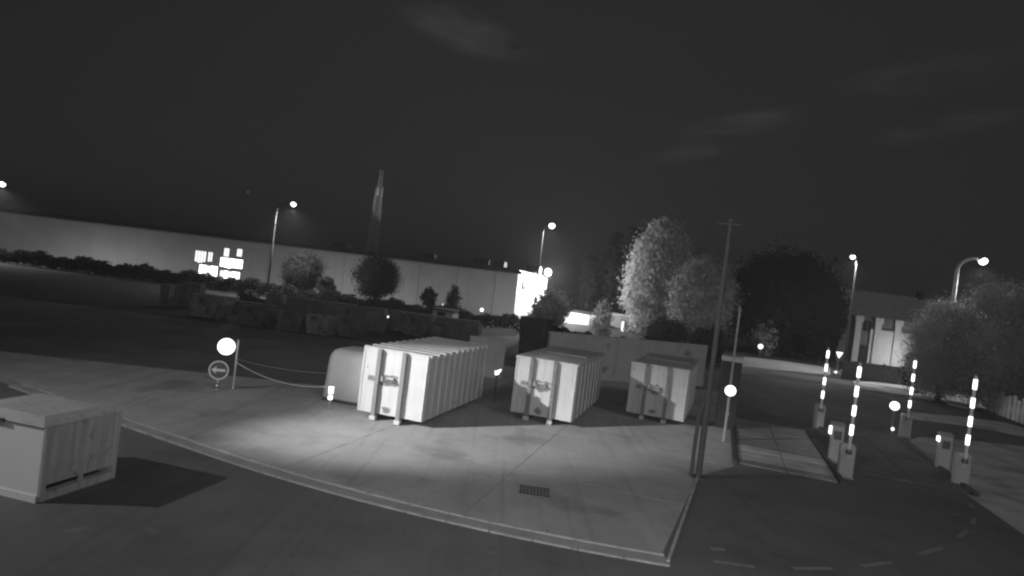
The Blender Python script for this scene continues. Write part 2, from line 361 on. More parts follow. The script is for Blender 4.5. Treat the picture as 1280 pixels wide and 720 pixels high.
# gutter: two rows of edging stones with a channel between them
gut = thing('gutter', (0, 0, 0), 0, 'curved concrete gutter with two rows of edging stones', None); gut['kind'] = 'structure'
xs = np.linspace(-24, x_end, 90)
strip = []
MB().poly([(x, fl_(x) + 0.10, -0.006) for x in xs] + [(x, fu(x) - 0.02, -0.006) for x in xs], [(i, i + 1, i + 91, i + 90) for i in range(89)]).build('channel', M['gutter'], gut)
rnd = random.Random(3)
step = 0.95; x = -16.0
while x < x_end - 0.1:
    x2 = min(x + step, x_end)
    for f_, wd in ((fu, 0.07), (fl_, 0.07)):
        a = Vector((x + 0.012, f_(x + 0.012), 0)); b = Vector((x2 - 0.012, f_(x2 - 0.012), 0))
        MB().bar(a + Vector((0, 0, rnd.uniform(-0.004, 0.006))), b + Vector((0, 0, rnd.uniform(-0.004, 0.006))), wd, 0.05).build('edging_stone', M['kerb'], gut)
    x = x2
# edging stones up the right side of the concrete
nst = 8
for i in range(nst):
    a = pr0.lerp(pr1, (i + 0.02) / nst); b = pr0.lerp(pr1, (i + 0.98) / nst)
    MB().bar(a + Vector((0, 0, 0.002)), b + Vector((0, 0, 0.004)), 0.07, 0.06).build('edging_stone', M['kerb'], gut)

# paler ground of the right-hand verge, lanes, and the pavements along the far road
sheet('verge', [G(1192, 607), G(1240, 640), G(1300, 683), G(1400, 690), G(1420, 600), G(1300, 560), G(1225, 552), G(1150, 546), G(1136, 550)], -0.004, M['verge'], 'rough grey paving beside the right weighbridge')
sheet('grass_field', [Vector((-250, 52, 0)), Vector((9, 44, 0)), Vector((14, 62, 0)), Vector((40, 60, 0)), Vector((300, 90, 0)), Vector((300, 600, 0)), Vector((-300, 600, 0))], -0.008, M['grass'], 'dark grass beyond the yard')
pv = [G(914, 446), G(975, 452), G(1038, 461), G(1038, 470), G(975, 464), G(914, 458)]
def raised(name, pts, h, m, label):
    n = len(pts)
    ar = sum(pts[i].x * pts[(i + 1) % n].y - pts[(i + 1) % n].x * pts[i].y for i in range(n))
    if ar < 0: pts = list(reversed(pts))
    o = MB().poly([(p.x, p.y, h) for p in pts] + [(p.x, p.y, GZ - 0.02) for p in pts], [tuple(range(n))] + [(i, i + n, (i + 1) % n + n, (i + 1) % n) for i in range(n)]).build(name, m)
    return tag(o, label, kind='structure')
raised('pavement', pv, 0.13, M['pave'], 'pale raised pavement across the end of the entrance road')
raised('pavement', [G(1066, 478), G(1110, 480), G(1150, 487), G(1175, 497), G(1168, 501), G(1120, 494), G(1070, 487)], 0.13, M['verge'], 'grey pavement wedge below the dark board fence')
raised('pavement', [G(1183, 502), G(1216, 508), G(1218, 513), G(1185, 506)], 0.13, M['verge'], 'short grey pavement end behind the rightmost barrier')
raised('pavement', [G(1135, 517), G(1200, 523), G(1255, 530), G(1282, 538), G(1282, 546), G(1240, 538), G(1190, 530), G(1135, 523)], 0.12, M['verge'], 'long grey traffic island at the right edge')

# broken arc of road paint
mk = thing('road_markings', (0, 0, GZ + 0.004), 0, 'broken arc of faded white paint on the dark asphalt', None); mk['kind'] = 'structure'
def dash(a, b, wd):
    a, b = G(*a), G(*b); d = (b - a).normalized(); s = Vector((-d.y, d.x, 0)) * wd / 2
    MB().poly([a - s, b - s, b + s, a + s], [(0, 1, 2, 3)]).build('dash', M['paint'], mk)
for a, b, wd in (((892, 701), (944, 708), .13), ((992, 710), (1040, 710), .13), ((1078, 707), (1115, 702), .13), ((1150, 692), (1178, 684), .13), ((1198, 671), (1209, 663), .12), ((1216, 655), (1218, 647), .11), ((1209, 628), (1217, 634), .13), ((889, 686), (906, 686), .16)):
    dash(a, b, wd)

# ------------------------------------------------------------------ containers
def hook_container(name, loc, yaw, label, body, side, ribbed, Lc=6.4, Wc=2.5, H=2.5, worn=0.2, seed=1):
    t = thing(name, (loc[0], loc[1], 0), yaw, label, 'container', 'roll-off containers on the concrete')
    z0 = 0.22
    fr = MB().box(0, Wc, 0.0, 0.05, z0, H).build('front_panel', body, t)
    # panel seams standing slightly proud
    MB().box(0.0, Wc, -0.025, 0.0, H - 0.10, H - 0.003).build('top_rim', body, fr)
    MB().box(-0.0, 0.07, -0.02, 0.0, z0, H - 0.103).build('corner_post', body, fr)
    MB().box(Wc - 0.07, Wc, -0.02, 0.0, z0, H - 0.103).build('corner_post', body, fr)
    if not ribbed:
        MB().box(0.072, Wc - 0.072, -0.012, 0.0, 1.38, 1.43).build('seam', body, fr)
    MB().box(0.0, 0.05, 0.052, Lc - 0.052, z0, H - 0.002).build('side_panel', side, t)
    MB().box(Wc - 0.05, Wc, 0.052, Lc - 0.052, z0, H - 0.002).build('side_panel', side, t)
    MB().box(0, Wc, Lc - 0.05, Lc, z0, H - 0.003).build('rear_door', body, t)
    MB().box(0.05, Wc - 0.05, 0.05, Lc - 0.05, z0, z0 + 0.06).build('floor_plate', side, t)
    rf = MB().box(0.002, Wc - 0.002, 0.053, Lc - 0.053, H - 0.05, H - 0.004).build('roof', M['roof_dark'] if ribbed else M['roof_steel'], t)
    if ribbed:
        nr = 11
        for i in range(nr):
            y = 0.10 + i * (Lc - 0.3) / (nr - 1)
            # stiffening ribs: sloped channel over the roof, turned down over both sides
            MB().box(-0.06, Wc + 0.001, y, y + 0.10, H - 0.003, H + 0.028).box(Wc + 0.0012, Wc + 0.09, y, y + 0.15, H - 0.10, H + 0.0285).build('rib', M['white_steel'], rf)
            for sx in (-0.03, Wc + 0.001):
                MB().box(sx, sx + 0.029, y + 0.02, y + 0.16, z0, H - 0.006).build('side_rib', side, t)
    else:
        nr = 8
        for i in range(nr):
            y = 0.15 + i * (Lc - 0.5) / (nr - 1)
            for sx in (-0.05, Wc + 0.001):
                MB().box(sx, sx + 0.049, y, y + 0.12, z0, H - 0.1).build('side_rib', side, t)
        for sx in (-0.055, Wc + 0.001):
            MB().box(sx, sx + 0.054, 0.02, Lc - 0.02, H - 0.095, H - 0.008).build('top_rail', side, t)
        MB().box(0.2, Wc - 0.2, Lc * 0.45, Lc * 0.45 + 0.06, H - 0.003, H + 0.03).build('roof_seam', M['roof_steel'], rf)
    # two lifting rails on the front, running down to the ground as the skids
    for xr in (0.62, 1.58):
        rl = MB().box(xr, xr + 0.15, -0.17, -0.026, 0.16, H - 0.002).build('rail', M['rail'] if ribbed else M['rust'], t)
        MB().box(xr - 0.02, xr + 0.19, -0.20, -0.026, 0.02, 0.158).build('rail_shoe', body, rl)
        MB().box(xr, xr + 0.17, -0.02, Lc, 0.02, z0 - 0.003).build('skid', M['dark_steel'], t)
    for xr in (0.55, 1.70):
        MB().tube([(xr, Lc - 0.35, 0.11), (xr + 0.17, Lc - 0.35, 0.11)], 0.11, 14).build('roller', M['dark_steel'], t)
    # hook bar and its worn backing plate
    hp = MB()
    rr = random.Random(seed); ring = []
    nn = 26
    for k in range(nn):
        a = 2 * math.pi * k / nn; q = 0.75 + 0.5 * rr.random()
        ring.append((1.14 + 0.46 * q * math.cos(a), -0.004, 1.42 + 0.21 * q * math.sin(a)))
    hp.poly(ring, [tuple(range(nn))])
    hook = hp.build('worn_patch', M['rust'], t)
    hb = MB().box(0.80, 1.57, -0.10, -0.03, 1.40, 1.56).build('hook_plate', body, t)
    MB().tube([(0.86, -0.20, 1.50), (1.42, -0.20, 1.50)], 0.03, 10).build('hook_bar', M['rust'], hb)
    for xx in (0.92, 1.34):
        MB().box(xx, xx + 0.05, -0.23, -0.10, 1.43, 1.57).build('hook_lug', M['rust'], hb)
    hl = MB().box(0.30, 0.56, -0.05, -0.002, 1.36, 1.52).build('latch', M['rust'], t)
    # stain near the foot
    ring = []
    for k in range(16):
        a = 2 * math.pi * k / 16; q = 0.6 + 0.7 * rr.random()
        ring.append((1.12 + 0.16 * q * math.cos(a), -0.003, 0.42 + 0.12 * q * math.sin(a)))
    MB().poly(ring, [tuple(range(16))]).build('rust_stain', M['rust'], t)
    return t
hook_container('roll_off_container', (-4.947, 22.751), -0.2835, 'bright white closed container with transverse roof ribs, nearest and largest', M['white_steel'], M['side_steel'], True, seed=2)
hook_container('roll_off_container', (0.547, 25.825), -0.3016, 'smooth-roofed pale grey container in the middle of the three', M['grey_steel'], M['grey_steel2'], False, seed=5)
hook_container('roll_off_container', (5.827, 28.919), -0.3412, 'dimmer grey smooth-roofed container nearest the tall mast', M['grey_steel2'], M['grey_steel2'], False, seed=9)

# white rounded bottle bank left of the ribbed container
p = G(428, 507)
bb = thing('bottle_bank', (p.x + 0.15, p.y + 1.2, 0), -0.28, 'white bank with rounded shoulders left of the ribbed container', 'bottle bank')
bmx = bmesh.new(); bmesh.ops.create_cube(bmx, size=1.0)
for v in bmx.verts: v.co = Vector((v.co.x * 2.0, v.co.y * 2.0, v.co.z * 1.9 + 1.09))
bmesh.ops.bevel(bmx, geom=[e for e in bmx.edges if not (e.verts[0].co.z < 0.3 and e.verts[1].co.z < 0.3)], offset=0.42, segments=6, affect='EDGES', profile=0.5)
for v in bmx.verts:
    k = (v.co.z - 0.14) / 1.9; v.co.x *= 1.0 - 0.10 * k; v.co.y *= 1.0 - 0.10 * k
me = bpy.data.meshes.new('shell'); bmx.to_mesh(me); bmx.free(); me.materials.append(M['tank'])
me.polygons.foreach_set('use_smooth', [True] * len(me.polygons))
piece(me, 'shell', bb)
MB().box(-0.9, 0.9, -0.9, 0.9, 0.0, 0.135).build('base', M['dark_steel'], bb)
MB().tube([(0, 0, 2.02), (0, 0, 2.12)], [0.10, 0.07], 12).build('lifting_eye', M['mid_steel'], bb)

# the small container partly seen at the left edge
c0 = G(45, 628)
yaw0 = -0.22
kx = thing('storage_box', (c0.x, c0.y, GZ), yaw0, 'low white steel storage box standing alone at the left edge', 'storage box')
Wb, Lb, Hb = 2.3, 1.85, 1.5
MB().box(-Wb, 0, 0, 0.05, 0.10, Hb).build('front_panel', M['box_front_bright'], kx)
MB().box(-Wb + 0.05, 0, -0.03, 0.0, 0.0, 0.14).build('bottom_rim', M['box_front_bright'], kx)
MB().box(-0.05, 0, 0.052, Lb, 0.30, Hb - 0.002).build('side_panel', M['side_steel'], kx)
MB().box(-Wb, -Wb + 0.05, 0.052, Lb, 0.10, Hb - 0.002).build('side_panel', M['side_steel'], kx)
MB().box(-Wb + 0.05, -0.05, Lb - 0.05, Lb, 0.10, Hb - 0.003).build('rear_panel', M['white_steel'], kx)
lid = MB().poly([(-Wb - 0.04, -0.05, Hb), (0.04, -0.05, Hb), (0.04, Lb + 0.05, Hb), (-Wb - 0.04, Lb + 0.05, Hb), (-Wb + 0.3, 0.25, Hb + 0.12), (-0.3, 0.25, Hb + 0.12), (-0.3, Lb - 0.25, Hb + 0.12), (-Wb + 0.3, Lb - 0.25, Hb + 0.12)],
     [(0, 3, 2, 1), (4, 5, 6, 7), (0, 1, 5, 4), (1, 2, 6, 5), (2, 3, 7, 6), (3, 0, 4, 7)]).build('lid', M['grey_steel2'], kx)
MB().box(-1.3, -0.9, -0.09, -0.052, Hb - 0.03, Hb + 0.03).build('lid_handle', M['dark_steel'], lid)
MB().box(-0.16, 0.03, 0.05, Lb, 0.0, 0.16).build('skid', M['side_steel'], kx)
MB().box(-Wb + 0.02, -Wb + 0.2, 0.05, Lb, 0.0, 0.09).build('skid', M['side_steel'], kx)
MB().box(0.001, 0.04, 0.3, Lb - 0.2, 0.62, 0.70).build('side_rib', M['side_steel'], kx)
for yy in (0.05, 0.9, Lb - 0.1):
    MB().box(0.001, 0.05, yy, yy + 0.08, 0.162, Hb - 0.01).build('side_rib', M['side_steel'], kx)

# drain in the concrete
p = G(668, 614)
dr = thing('drain_grate', (p.x, p.y, 0.002), -0.05, 'dark rectangular drain grate set into the concrete', 'drain grate')
MB().box(-0.40, 0.40, -0.30, 0.30, -0.004, 0.003).build('pit', M['joint'], dr)
for s in (-1, 1):
    MB().box(-0.42, 0.42, s * 0.32 - 0.025, s * 0.32 + 0.025, -0.004, 0.014).build('frame_bar', M['dark_steel'], dr)
for i in range(9):
    MB().box(-0.38 + i * 0.09, -0.345 + i * 0.09, -0.29, 0.29, 0.0, 0.012).build('bar', M['dark_steel'], dr)

# ------------------------------------------------------------------ signs, bollard, chain at the left
def post(t, h, r=0.035, m='mid_steel'):
    return MB().tube([(0, 0, GZ), (0, 0, h)], r, 10).build('post', M[m], t)
def face_cam(loc): return math.atan2(-loc[0], -loc[1])      # turned towards the viewer
p = G(291, 486); zc = V(284, 433, p.y).z
s1 = thing('round_sign', (p.x, p.y, 0), 0, 'big round sign blazing white with an added glow on a thin post at left', 'sign')
post(s1, zc + 0.3, 0.035, 'chain')
xo = V(284, 433, p.y).x - p.x
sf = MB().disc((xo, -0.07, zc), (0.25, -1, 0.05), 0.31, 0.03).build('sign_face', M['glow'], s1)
MB().disc((xo, -0.045, zc), (0.25, -1, 0.05), 0.33, 0.02).build('sign_back', M['mid_steel'], s1)
p = G(271, 487); zc = V(271, 462, p.y).z
s2 = thing('arrow_sign', (p.x, p.y, 0), 0.2, 'dim round sign with a left-pointing arrow below the blazing disc', 'sign')
post(s2, zc + 0.2, 0.03, 'chain')
MB().disc((0, -0.05, zc), (0, -1, 0), 0.36, 0.02).build('sign_face', M['signdark'], s2)
rg = MB()
n = 36
for k in range(n):
    a, b = 2 * math.pi * k / n, 2 * math.pi * (k + 1) / n
    rg.poly([(0.36 * math.cos(a), -0.064, zc + 0.36 * math.sin(a)), (0.36 * math.cos(b), -0.064, zc + 0.36 * math.sin(b)), (0.31 * math.cos(b), -0.064, zc + 0.31 * math.sin(b)), (0.31 * math.cos(a), -0.064, zc + 0.31 * math.sin(a))], [(0, 1, 2, 3)])
rg.build('rim', M['sign'], s2)
MB().poly([(x, -0.066, zc + z) for x, z in ((-0.27, 0), (-0.07, 0.15), (-0.10, 0.05), (0.24, 0.05), (0.24, -0.05), (-0.10, -0.05), (-0.07, -0.15))], [(0, 1, 2, 3, 4, 5, 6)]).build('arrow', M['sign'], s2)
MB().box(-0.10, 0.10, -0.06, -0.035, 0.06, 0.26).build('lower_plate', M['signdark'], s2)
MB().disc((0, -0.068, 0.17), (0, -1, 0), 0.05, 0.01, 12).build('plate_mark', M['sign'], s2)

p = G(411, 512)
bo = thing('reflector_bollard', (p.x, p.y, 0), 0, 'short bollard with two reflector bands blazing with an added glow beside the white bank', 'bollard')
MB().tube([(0, 0, 0), (0.0, 0, 0.88)], 0.045, 12).build('post', M['mid_steel'], bo)
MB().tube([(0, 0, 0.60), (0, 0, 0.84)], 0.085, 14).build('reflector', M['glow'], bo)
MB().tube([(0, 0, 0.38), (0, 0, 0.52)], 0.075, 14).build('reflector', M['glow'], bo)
MB().tube([(0, 0, 0.88), (0, 0, 0.92)], [0.05, 0.02], 12).build('cap', M['mid_steel'], bo)
def chain(a, b, sag, label, r=0.013, m='chain'):
    a, b = Vector(a), Vector(b); pts = []
    for i in range(25):
        k = i / 24; q = a.lerp(b, k); q.z -= sag * 4 * k * (1 - k); pts.append(q)
    o = MB().tube(pts, r, 6).build('chain', M[m])
    tag(o, label, 'chain', 'chains closing off the bay')
q = G(291, 486)
chain((q.x + 0.03, q.y, 1.02), (p.x - 0.05, p.y, 0.84), 0.30, 'sagging chain between the blazing round sign and the bollard')
chain((q.x + 0.03, q.y + 0.05, 1.15), (p.x - 0.05 + 0.3, p.y + 1.4, 1.15), 0.16, 'fainter upper chain running behind the bollard', 0.009, 'mid_steel')

# curved reflector between the ribbed and the middle container
p = G(617, 503)
z = V(614, 463, p.y).z
rf_ = thing('curved_reflector', (p.x, p.y, 0), 0, 'small hook-shaped reflector on a post between ribbed and middle containers', 'reflector')
post(rf_, z, 0.04, 'dark_steel')
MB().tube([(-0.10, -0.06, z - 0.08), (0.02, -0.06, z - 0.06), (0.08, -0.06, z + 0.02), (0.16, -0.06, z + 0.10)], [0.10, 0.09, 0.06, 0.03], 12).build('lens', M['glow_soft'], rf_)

# ------------------------------------------------------------------ tall mast, its brace and the cabinet behind it
mb_ = G(873, 597); zt = V(909, 279, mb_.y).z
mt = thing('tall_mast', (mb_.x, mb_.y, 0), -0.3, 'tall thin steel mast with a short crossbar beside the right-hand container', 'mast')
MB().tube([(0, 0, GZ), (0, 0, 3.0), (0, 0, zt)], [0.09, 0.085, 0.05], 12).build('pole', M['pole'], mt)
MB().box(-0.22, 0.22, -0.22, 0.22, GZ, 0.03).build('base_plate', M['dark_steel'], mt)
MB().bar((-0.35, 0, zt - 0.02), (0.30, 0, zt - 0.02), 0.03, 0.03).build('crossbar', M['pole'], mt)
MB().lathe([(0.03, 0), (0.09, 0.02), (0.09, 0.12), (0.03, 0.16)], 12, (0, 0, zt + 0.012)).build('camera_dome', M['pole'], mt)
br = MB().tube([(-0.24, -0.05, GZ), (-0.22, -0.05, 2.0), (-0.10, 0, 2.35)], [0.06, 0.06, 0.04], 8).build('brace', M['pole'], mt)
MB().box(-0.10, 0.08, 0.13, 0.30, 0.0, 2.4).build('duct', M['blackened'], mt)
p = G(905, 534)
cb = thing('switch_cabinet', (p.x, p.y, 0), -0.3, 'tall dark cabinet with a pale cap behind the mast', 'cabinet')
zc = V(905, 444, p.y).z
MB().box(-0.42, 0.42, -0.35, 0.35, GZ, zc - 0.22).build('body', M['blackened'], cb)
MB().box(-0.46, 0.46, -0.40, 0.40, zc - 0.218, zc).build('cap', M['cabinet'], cb)
for xx in (-0.4, 0.02):
    MB().box(xx, xx + 0.38, -0.375, -0.352, 0.2, zc - 0.4).build('door', M['blackened'], cb)
def disc_sign(base, cpx, label, rad, m='glow', extra=True):
    p = G(*base); c = V(*cpx, p.y)
    t = thing('round_sign', (p.x, p.y, 0), 0, label, 'sign')
    MB().tube([(0, 0, GZ), (0, 0, c.z + rad)], 0.035, 10).build('post', M['mid_steel'], t)
    xo = c.x - p.x
    nrm = Vector((-p.x, -p.y, 0)).normalized()
    o = Vector((0, 0, c.z)) + nrm * 0.07
    MB().disc(o, nrm, rad, 0.03).build('sign_face', M[m], t)
    MB().disc(o - nrm * 0.03, nrm, rad * 1.05, 0.02).build('sign_back', M['mid_steel'], t)
    if extra:
        MB().disc(Vector((0, 0, c.z * 0.55)) + nrm * 0.05, nrm, 0.07, 0.03, 12).build('clamp', M['mid_steel'], t)
    return t
d1_ = disc_sign((905, 552), (912, 488), 'round sign blazing white with an added glow on a tall slim pole right of the mast', 0.21)
zt2 = V(925, 386, G(905, 552).y).z
MB().tube([(0, 0.09, GZ), (0, 0.09, zt2)], [0.045, 0.04], 10).build('pole', M['mid_steel'], d1_)
MB().lathe([(0.05, 0), (0.06, 0.05), (0.02, 0.09)], 10, (0, 0.09, zt2)).build('pole_cap', M['mid_steel'], d1_)
d2 = disc_sign((1114, 541), (1117, 507), 'round sign blazing white with an added glow beside the second weighbridge, short post', 0.22, extra=False)
MB().disc((0, -0.08, 0.22), (0, -1, 0), 0.08, 0.04, 12).build('marker', M['glow_soft'], d2)
disc_sign((949, 447), (950, 433), 'tiny round sign, bright with an added glow, under the large dark tree', 0.28, 'glow_soft', False)
p = G(1045, 471); c = V(1047, 443, p.y)
yt = thing('triangle_sign', (p.x, p.y, 0), 0, 'bright downward-pointing triangle sign left of the house', 'sign')
MB().tube([(0, 0, GZ), (0, 0, c.z)], 0.05, 8).build('post', M['mid_steel'], yt)
def prism(ring, y0, y1):
    n = len(ring)
    return MB().poly([(x, y0, z) for x, z in ring] + [(x, y1, z) for x, z in ring], [tuple(range(n)), tuple(reversed(range(n, 2 * n)))] + [(i, i + n, (i + 1) % n + n, (i + 1) % n) for i in range(n)])
prism([(-0.34, c.z + 0.24), (0.0, c.z - 0.34), (0.34, c.z + 0.24)], -0.10, -0.07).build('sign_face', M['glow_soft'], yt)
MB().box(-0.45, 0.25, -0.10, -0.07, 0.30, 0.62).build('lower_plate', M['cabinet'], yt)
MB().disc((-0.15, -0.12, 0.46), (0, -1, 0), 0.10, 0.03, 12).build('plate_mark', M['glow_soft'], yt)

# small shining points further back
def marker(base, cpx, label, r=0.12, name='marker_post', m='glow_soft'):
    p = G(*base); c = V(*cpx, p.y)
    t = thing(name, (p.x, p.y, 0), 0, label, 'marker post')
    MB().tube([(0, 0, GZ), (0, 0, c.z)], 0.05, 8).build('post', M['dark_steel'], t)
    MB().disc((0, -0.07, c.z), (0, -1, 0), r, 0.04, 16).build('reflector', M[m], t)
marker((866, 440), (867, 429), 'marker post with a flat bright reflector below the round tree', 0.16)
marker((601, 398), (600, 387), 'marker post with a bright reflector before the far hall', 0.24)
marker((484, 410), (484, 397), 'marker post with a bright reflector among the dark skips', 0.17)
marker((553, 392), (554, 381), 'faint marker post by the small conifer before the hall', 0.16)

# ------------------------------------------------------------------ weighbridges, barriers, terminals
WY = -0.32
def weighbridge(o, label, length=9.6, width=3.3, dm='deck'):
    t = thing('weighbridge', (o.x, o.y, GZ), WY, label, 'weighbridge', 'weighbridges at the entrance')
    MB().box(-0.05, width + 0.05, -0.05, length + 0.05, 0.0, 0.03).build('pit_frame', M['dark_steel'], t)
    n = 12; st = length / n
    rr = random.Random(int(o.x * 10))
    for i in range(n):
        MB().box(0.06, width * 0.5 - 0.02, i * st + 0.022, (i + 1) * st - 0.022, 0.032, 0.072 + rr.uniform(0, 0.006)).build('deck_plate', M['deck_pale'] if dm == 'deck' and i in (1, 2, 3) else M[dm], t)
        MB().box(width * 0.5 + 0.02, width - 0.06, i * st + 0.022, (i + 1) * st - 0.022, 0.032, 0.072 + rr.uniform(0, 0.006)).build('deck_plate', M['deck_pale'] if dm == 'deck' and i in (1, 2, 3) else M[dm], t)
    for xx in (-0.16, width + 0.0):
        MB().box(xx, xx + 0.16, -0.1, length + 0.1, 0.0, 0.15).build('guide_beam', M['dark_steel'], t)
    return t
wa = G(921, 580); weighbridge(wa, 'left weighbridge with pale striped deck plates, between sign and barriers')
wb = G(1072, 592); weighbridge(wb, 'right weighbridge with dull dark deck plates, between the two near barriers', 9.6, 3.6, 'deck_dull')

def barrier(base, toppx, label):
    p = G(*base); z = V(toppx[0], toppx[1], p.y).z
    t = thing('barrier', (p.x, p.y, GZ), -0.33, label, 'barrier', 'raised barriers at the weighbridges')
    cab = MB().box(-0.24, 0.24, -0.17, 0.17, 0.05, 1.12).build('cabinet', M['cabinet'], t, bevel=0.03)
    MB().box(-0.21, 0.21, -0.20, -0.172, 0.15, 0.95).build('door', M['cabinet'], cab)
    MB().box(-0.27, 0.27, -0.20, 0.20, 0.0, 0.048).build('plinth', M['gutter'], t)
    MB().poly([(-0.25, -0.19, 1.122), (0.25, -0.19, 1.122), (0.25, 0.19, 1.122), (-0.25, 0.19, 1.122), (-0.17, -0.12, 1.19), (0.17, -0.12, 1.19), (0.17, 0.12, 1.19), (-0.17, 0.12, 1.19)],
              [(0, 3, 2, 1), (4, 5, 6, 7), (0, 1, 5, 4), (1, 2, 6, 5), (2, 3, 7, 6), (3, 0, 4, 7)]).build('cap', M['cabinet'], t)
    MB().tube([(0, -0.30, 0.95), (0, -0.201, 0.95)], 0.10, 16).build('pivot', M['dark_steel'], t)
    arm = MB().bar((0, -0.27, 0.80), (0.0, -0.27, z), 0.085, 0.06, (0, 1, 0)).build('arm', M['chain'], t)
    n = 4; a = z - 0.10; gap = (z - 1.30) / 4.05
    for i in range(n):
        zz = a - i * gap
        MB().box(-0.052, 0.052, -0.315, -0.225, zz - gap * 0.52, zz).build('emissive_segment', M['glow'], arm)  # reflective stripe, its shine built in as emission
    MB().box(-0.04, 0.04, -0.305, -0.235, z + 0.001, z + 0.06).build('tip', M['cabinet'], arm)
    return t
barrier((1055, 596), (1073, 454), 'near left raised barrier with pale cabinet and reflective arm segments given an added glow')
barrier((1022, 535), (1033, 435), 'far left raised barrier with reflective arm segments given an added glow at the left weighbridge end')
barrier((1199, 606), (1218, 470), 'nearest right raised barrier with reflective arm segments given an added glow, rightmost of the four')
barrier((1130, 546), (1142, 448), 'far right raised barrier with reflective arm segments given an added glow next to the short-post sign')
def terminal(base, toppx, label, hpx):
    p = G(*base); z = V(*toppx, p.y).z
    t = thing('card_terminal', (p.x, p.y, GZ), -0.33, label, 'terminal', 'card terminals at the weighbridges')
    b = MB().box(-0.22, 0.22, -0.18, 0.18, 0.05, z).build('housing', M['cabinet'], t, bevel=0.03)
    MB().box(-0.25, 0.25, -0.21, 0.21, 0.0, 0.048).build('plinth', M['gutter'], t)
    MB().poly([(-0.25, -0.24, z + 0.002), (0.25, -0.24, z + 0.002), (0.25, 0.2, z + 0.002), (-0.25, 0.2, z + 0.002), (-0.25, 0.2, z + 0.09), (0.25, 0.2, z + 0.09)], [(0, 3, 2, 1), (0, 1, 5, 4), (2, 3, 4, 5), (0, 4, 3), (1, 2, 5)]).build('hood', M['cabinet'], t)
    MB().box(-0.14, 0.14, -0.20, -0.182, z * 0.62, z * 0.85).build('keypad', M['signdark'], t)
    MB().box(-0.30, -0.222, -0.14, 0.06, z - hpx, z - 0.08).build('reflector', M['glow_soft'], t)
terminal((1042, 577), (1042, 530), 'pale card terminal beside the near left barrier', 0.38)
terminal((1177, 586), (1178, 543), 'dim card terminal beside the rightmost barrier', 0.28)

# ------------------------------------------------------------------ behind the containers
def blockwall(a, b, h, label, seg=2.4, th=0.3, name='bunker_wall'):
    a, b = Vector(a), Vector(b); a.z = b.z = 0; d = b - a; ln = d.length; yaw = math.atan2(d.y, d.x)
    t = thing(name, (a.x, a.y, GZ), yaw, label, 'wall')
    n = max(1, round(ln / seg)); st = ln / n
    for i in range(n):
        MB().box(i * st + 0.012, (i + 1) * st - 0.012, 0, th, 0, h + 0.0).build('panel', M['wallc'], t)
    MB().box(0.0, ln, 0.06, th - 0.06, 0, h - 0.1).build('core', M['joint'], t)
    return t
pA, pB = V(688, 420, 38), V(884, 440, 43)
blockwall(pA, pB, 2.75, 'long grey concrete panel wall behind the middle and right containers')
pA, pB = V(588, 422, 35), V(632, 437, 35.5)
blockwall(pA, pB, 2.2, 'short pale concrete bay wall behind the ribbed container', 1.0)
p = V(668, 430, 41)
hp = thing('steel_hopper', (p.x, p.y, GZ), -0.3, 'tall dark steel hopper behind the middle container', 'hopper')
zt3 = V(668, 396, 41).z
MB().poly([(-0.75, -0.75, 0.5), (0.75, -0.75, 0.5), (0.75, 0.75, 0.5), (-0.75, 0.75, 0.5), (-0.9, -0.9, zt3), (0.9, -0.9, zt3), (0.9, 0.9, zt3), (-0.9, 0.9, zt3)],
          [(0, 3, 2, 1), (4, 5, 6, 7), (0, 1, 5, 4), (1, 2, 6, 5), (2, 3, 7, 6), (3, 0, 4, 7)]).build('body', M['board'], hp)
for sx in (-1, 1):
    for sy in (-1, 1):
        MB().box(sx * 0.7 - 0.07, sx * 0.7 + 0.07, sy * 0.7 - 0.07, sy * 0.7 + 0.07, 0, 0.5).build('leg', M['dark_steel'], hp)
for k in (-0.5, 0.0, 0.5):
    MB().bar((k, -0.80, 0.55), (k * 1.1, -0.94, zt3 - 0.02), 0.07, 0.06, (0, 1, 0)).build('rib', M['board'], hp)

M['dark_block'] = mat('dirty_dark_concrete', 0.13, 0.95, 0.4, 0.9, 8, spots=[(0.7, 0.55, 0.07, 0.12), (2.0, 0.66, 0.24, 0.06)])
def blockbay(x0, x1, D0, D1, h, label):
    a, b = V(x0, 400, D0), V(x1, 400, D1); a.z = b.z = 0; dv = b - a; ln = dv.length
    t = thing('block_bay', (a.x, a.y, GZ), math.atan2(dv.y, dv.x), label, 'block wall', 'stacked block walls of the storage bays')
    rr = random.Random(int(x0)); n = max(2, round(ln / 1.6)); st = ln / n
    for row in range(2):
        for i in range(n):
            if row == 1 and rr.random() < 0.3: continue
            o = rr.uniform(-0.05, 0.05)
            MB().box(i * st + 0.02, (i + 1) * st - 0.02, o, o + 0.8, row * h / 2 + (0.01 if row else 0), (row + 1) * h / 2).build('block', M['dark_block'], t)
    for i in range(0, n + 1, 3):
        MB().box(i * st - 0.4, i * st + 0.4, -2.4, -0.06, 0, h * rr.uniform(0.5, 0.9)).build('block', M['dark_block'], t)
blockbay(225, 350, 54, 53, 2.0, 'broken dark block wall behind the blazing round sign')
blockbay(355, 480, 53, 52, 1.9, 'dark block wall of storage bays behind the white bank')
blockbay(485, 600, 55, 54, 1.7, 'dark block wall seen over the ribbed roof')
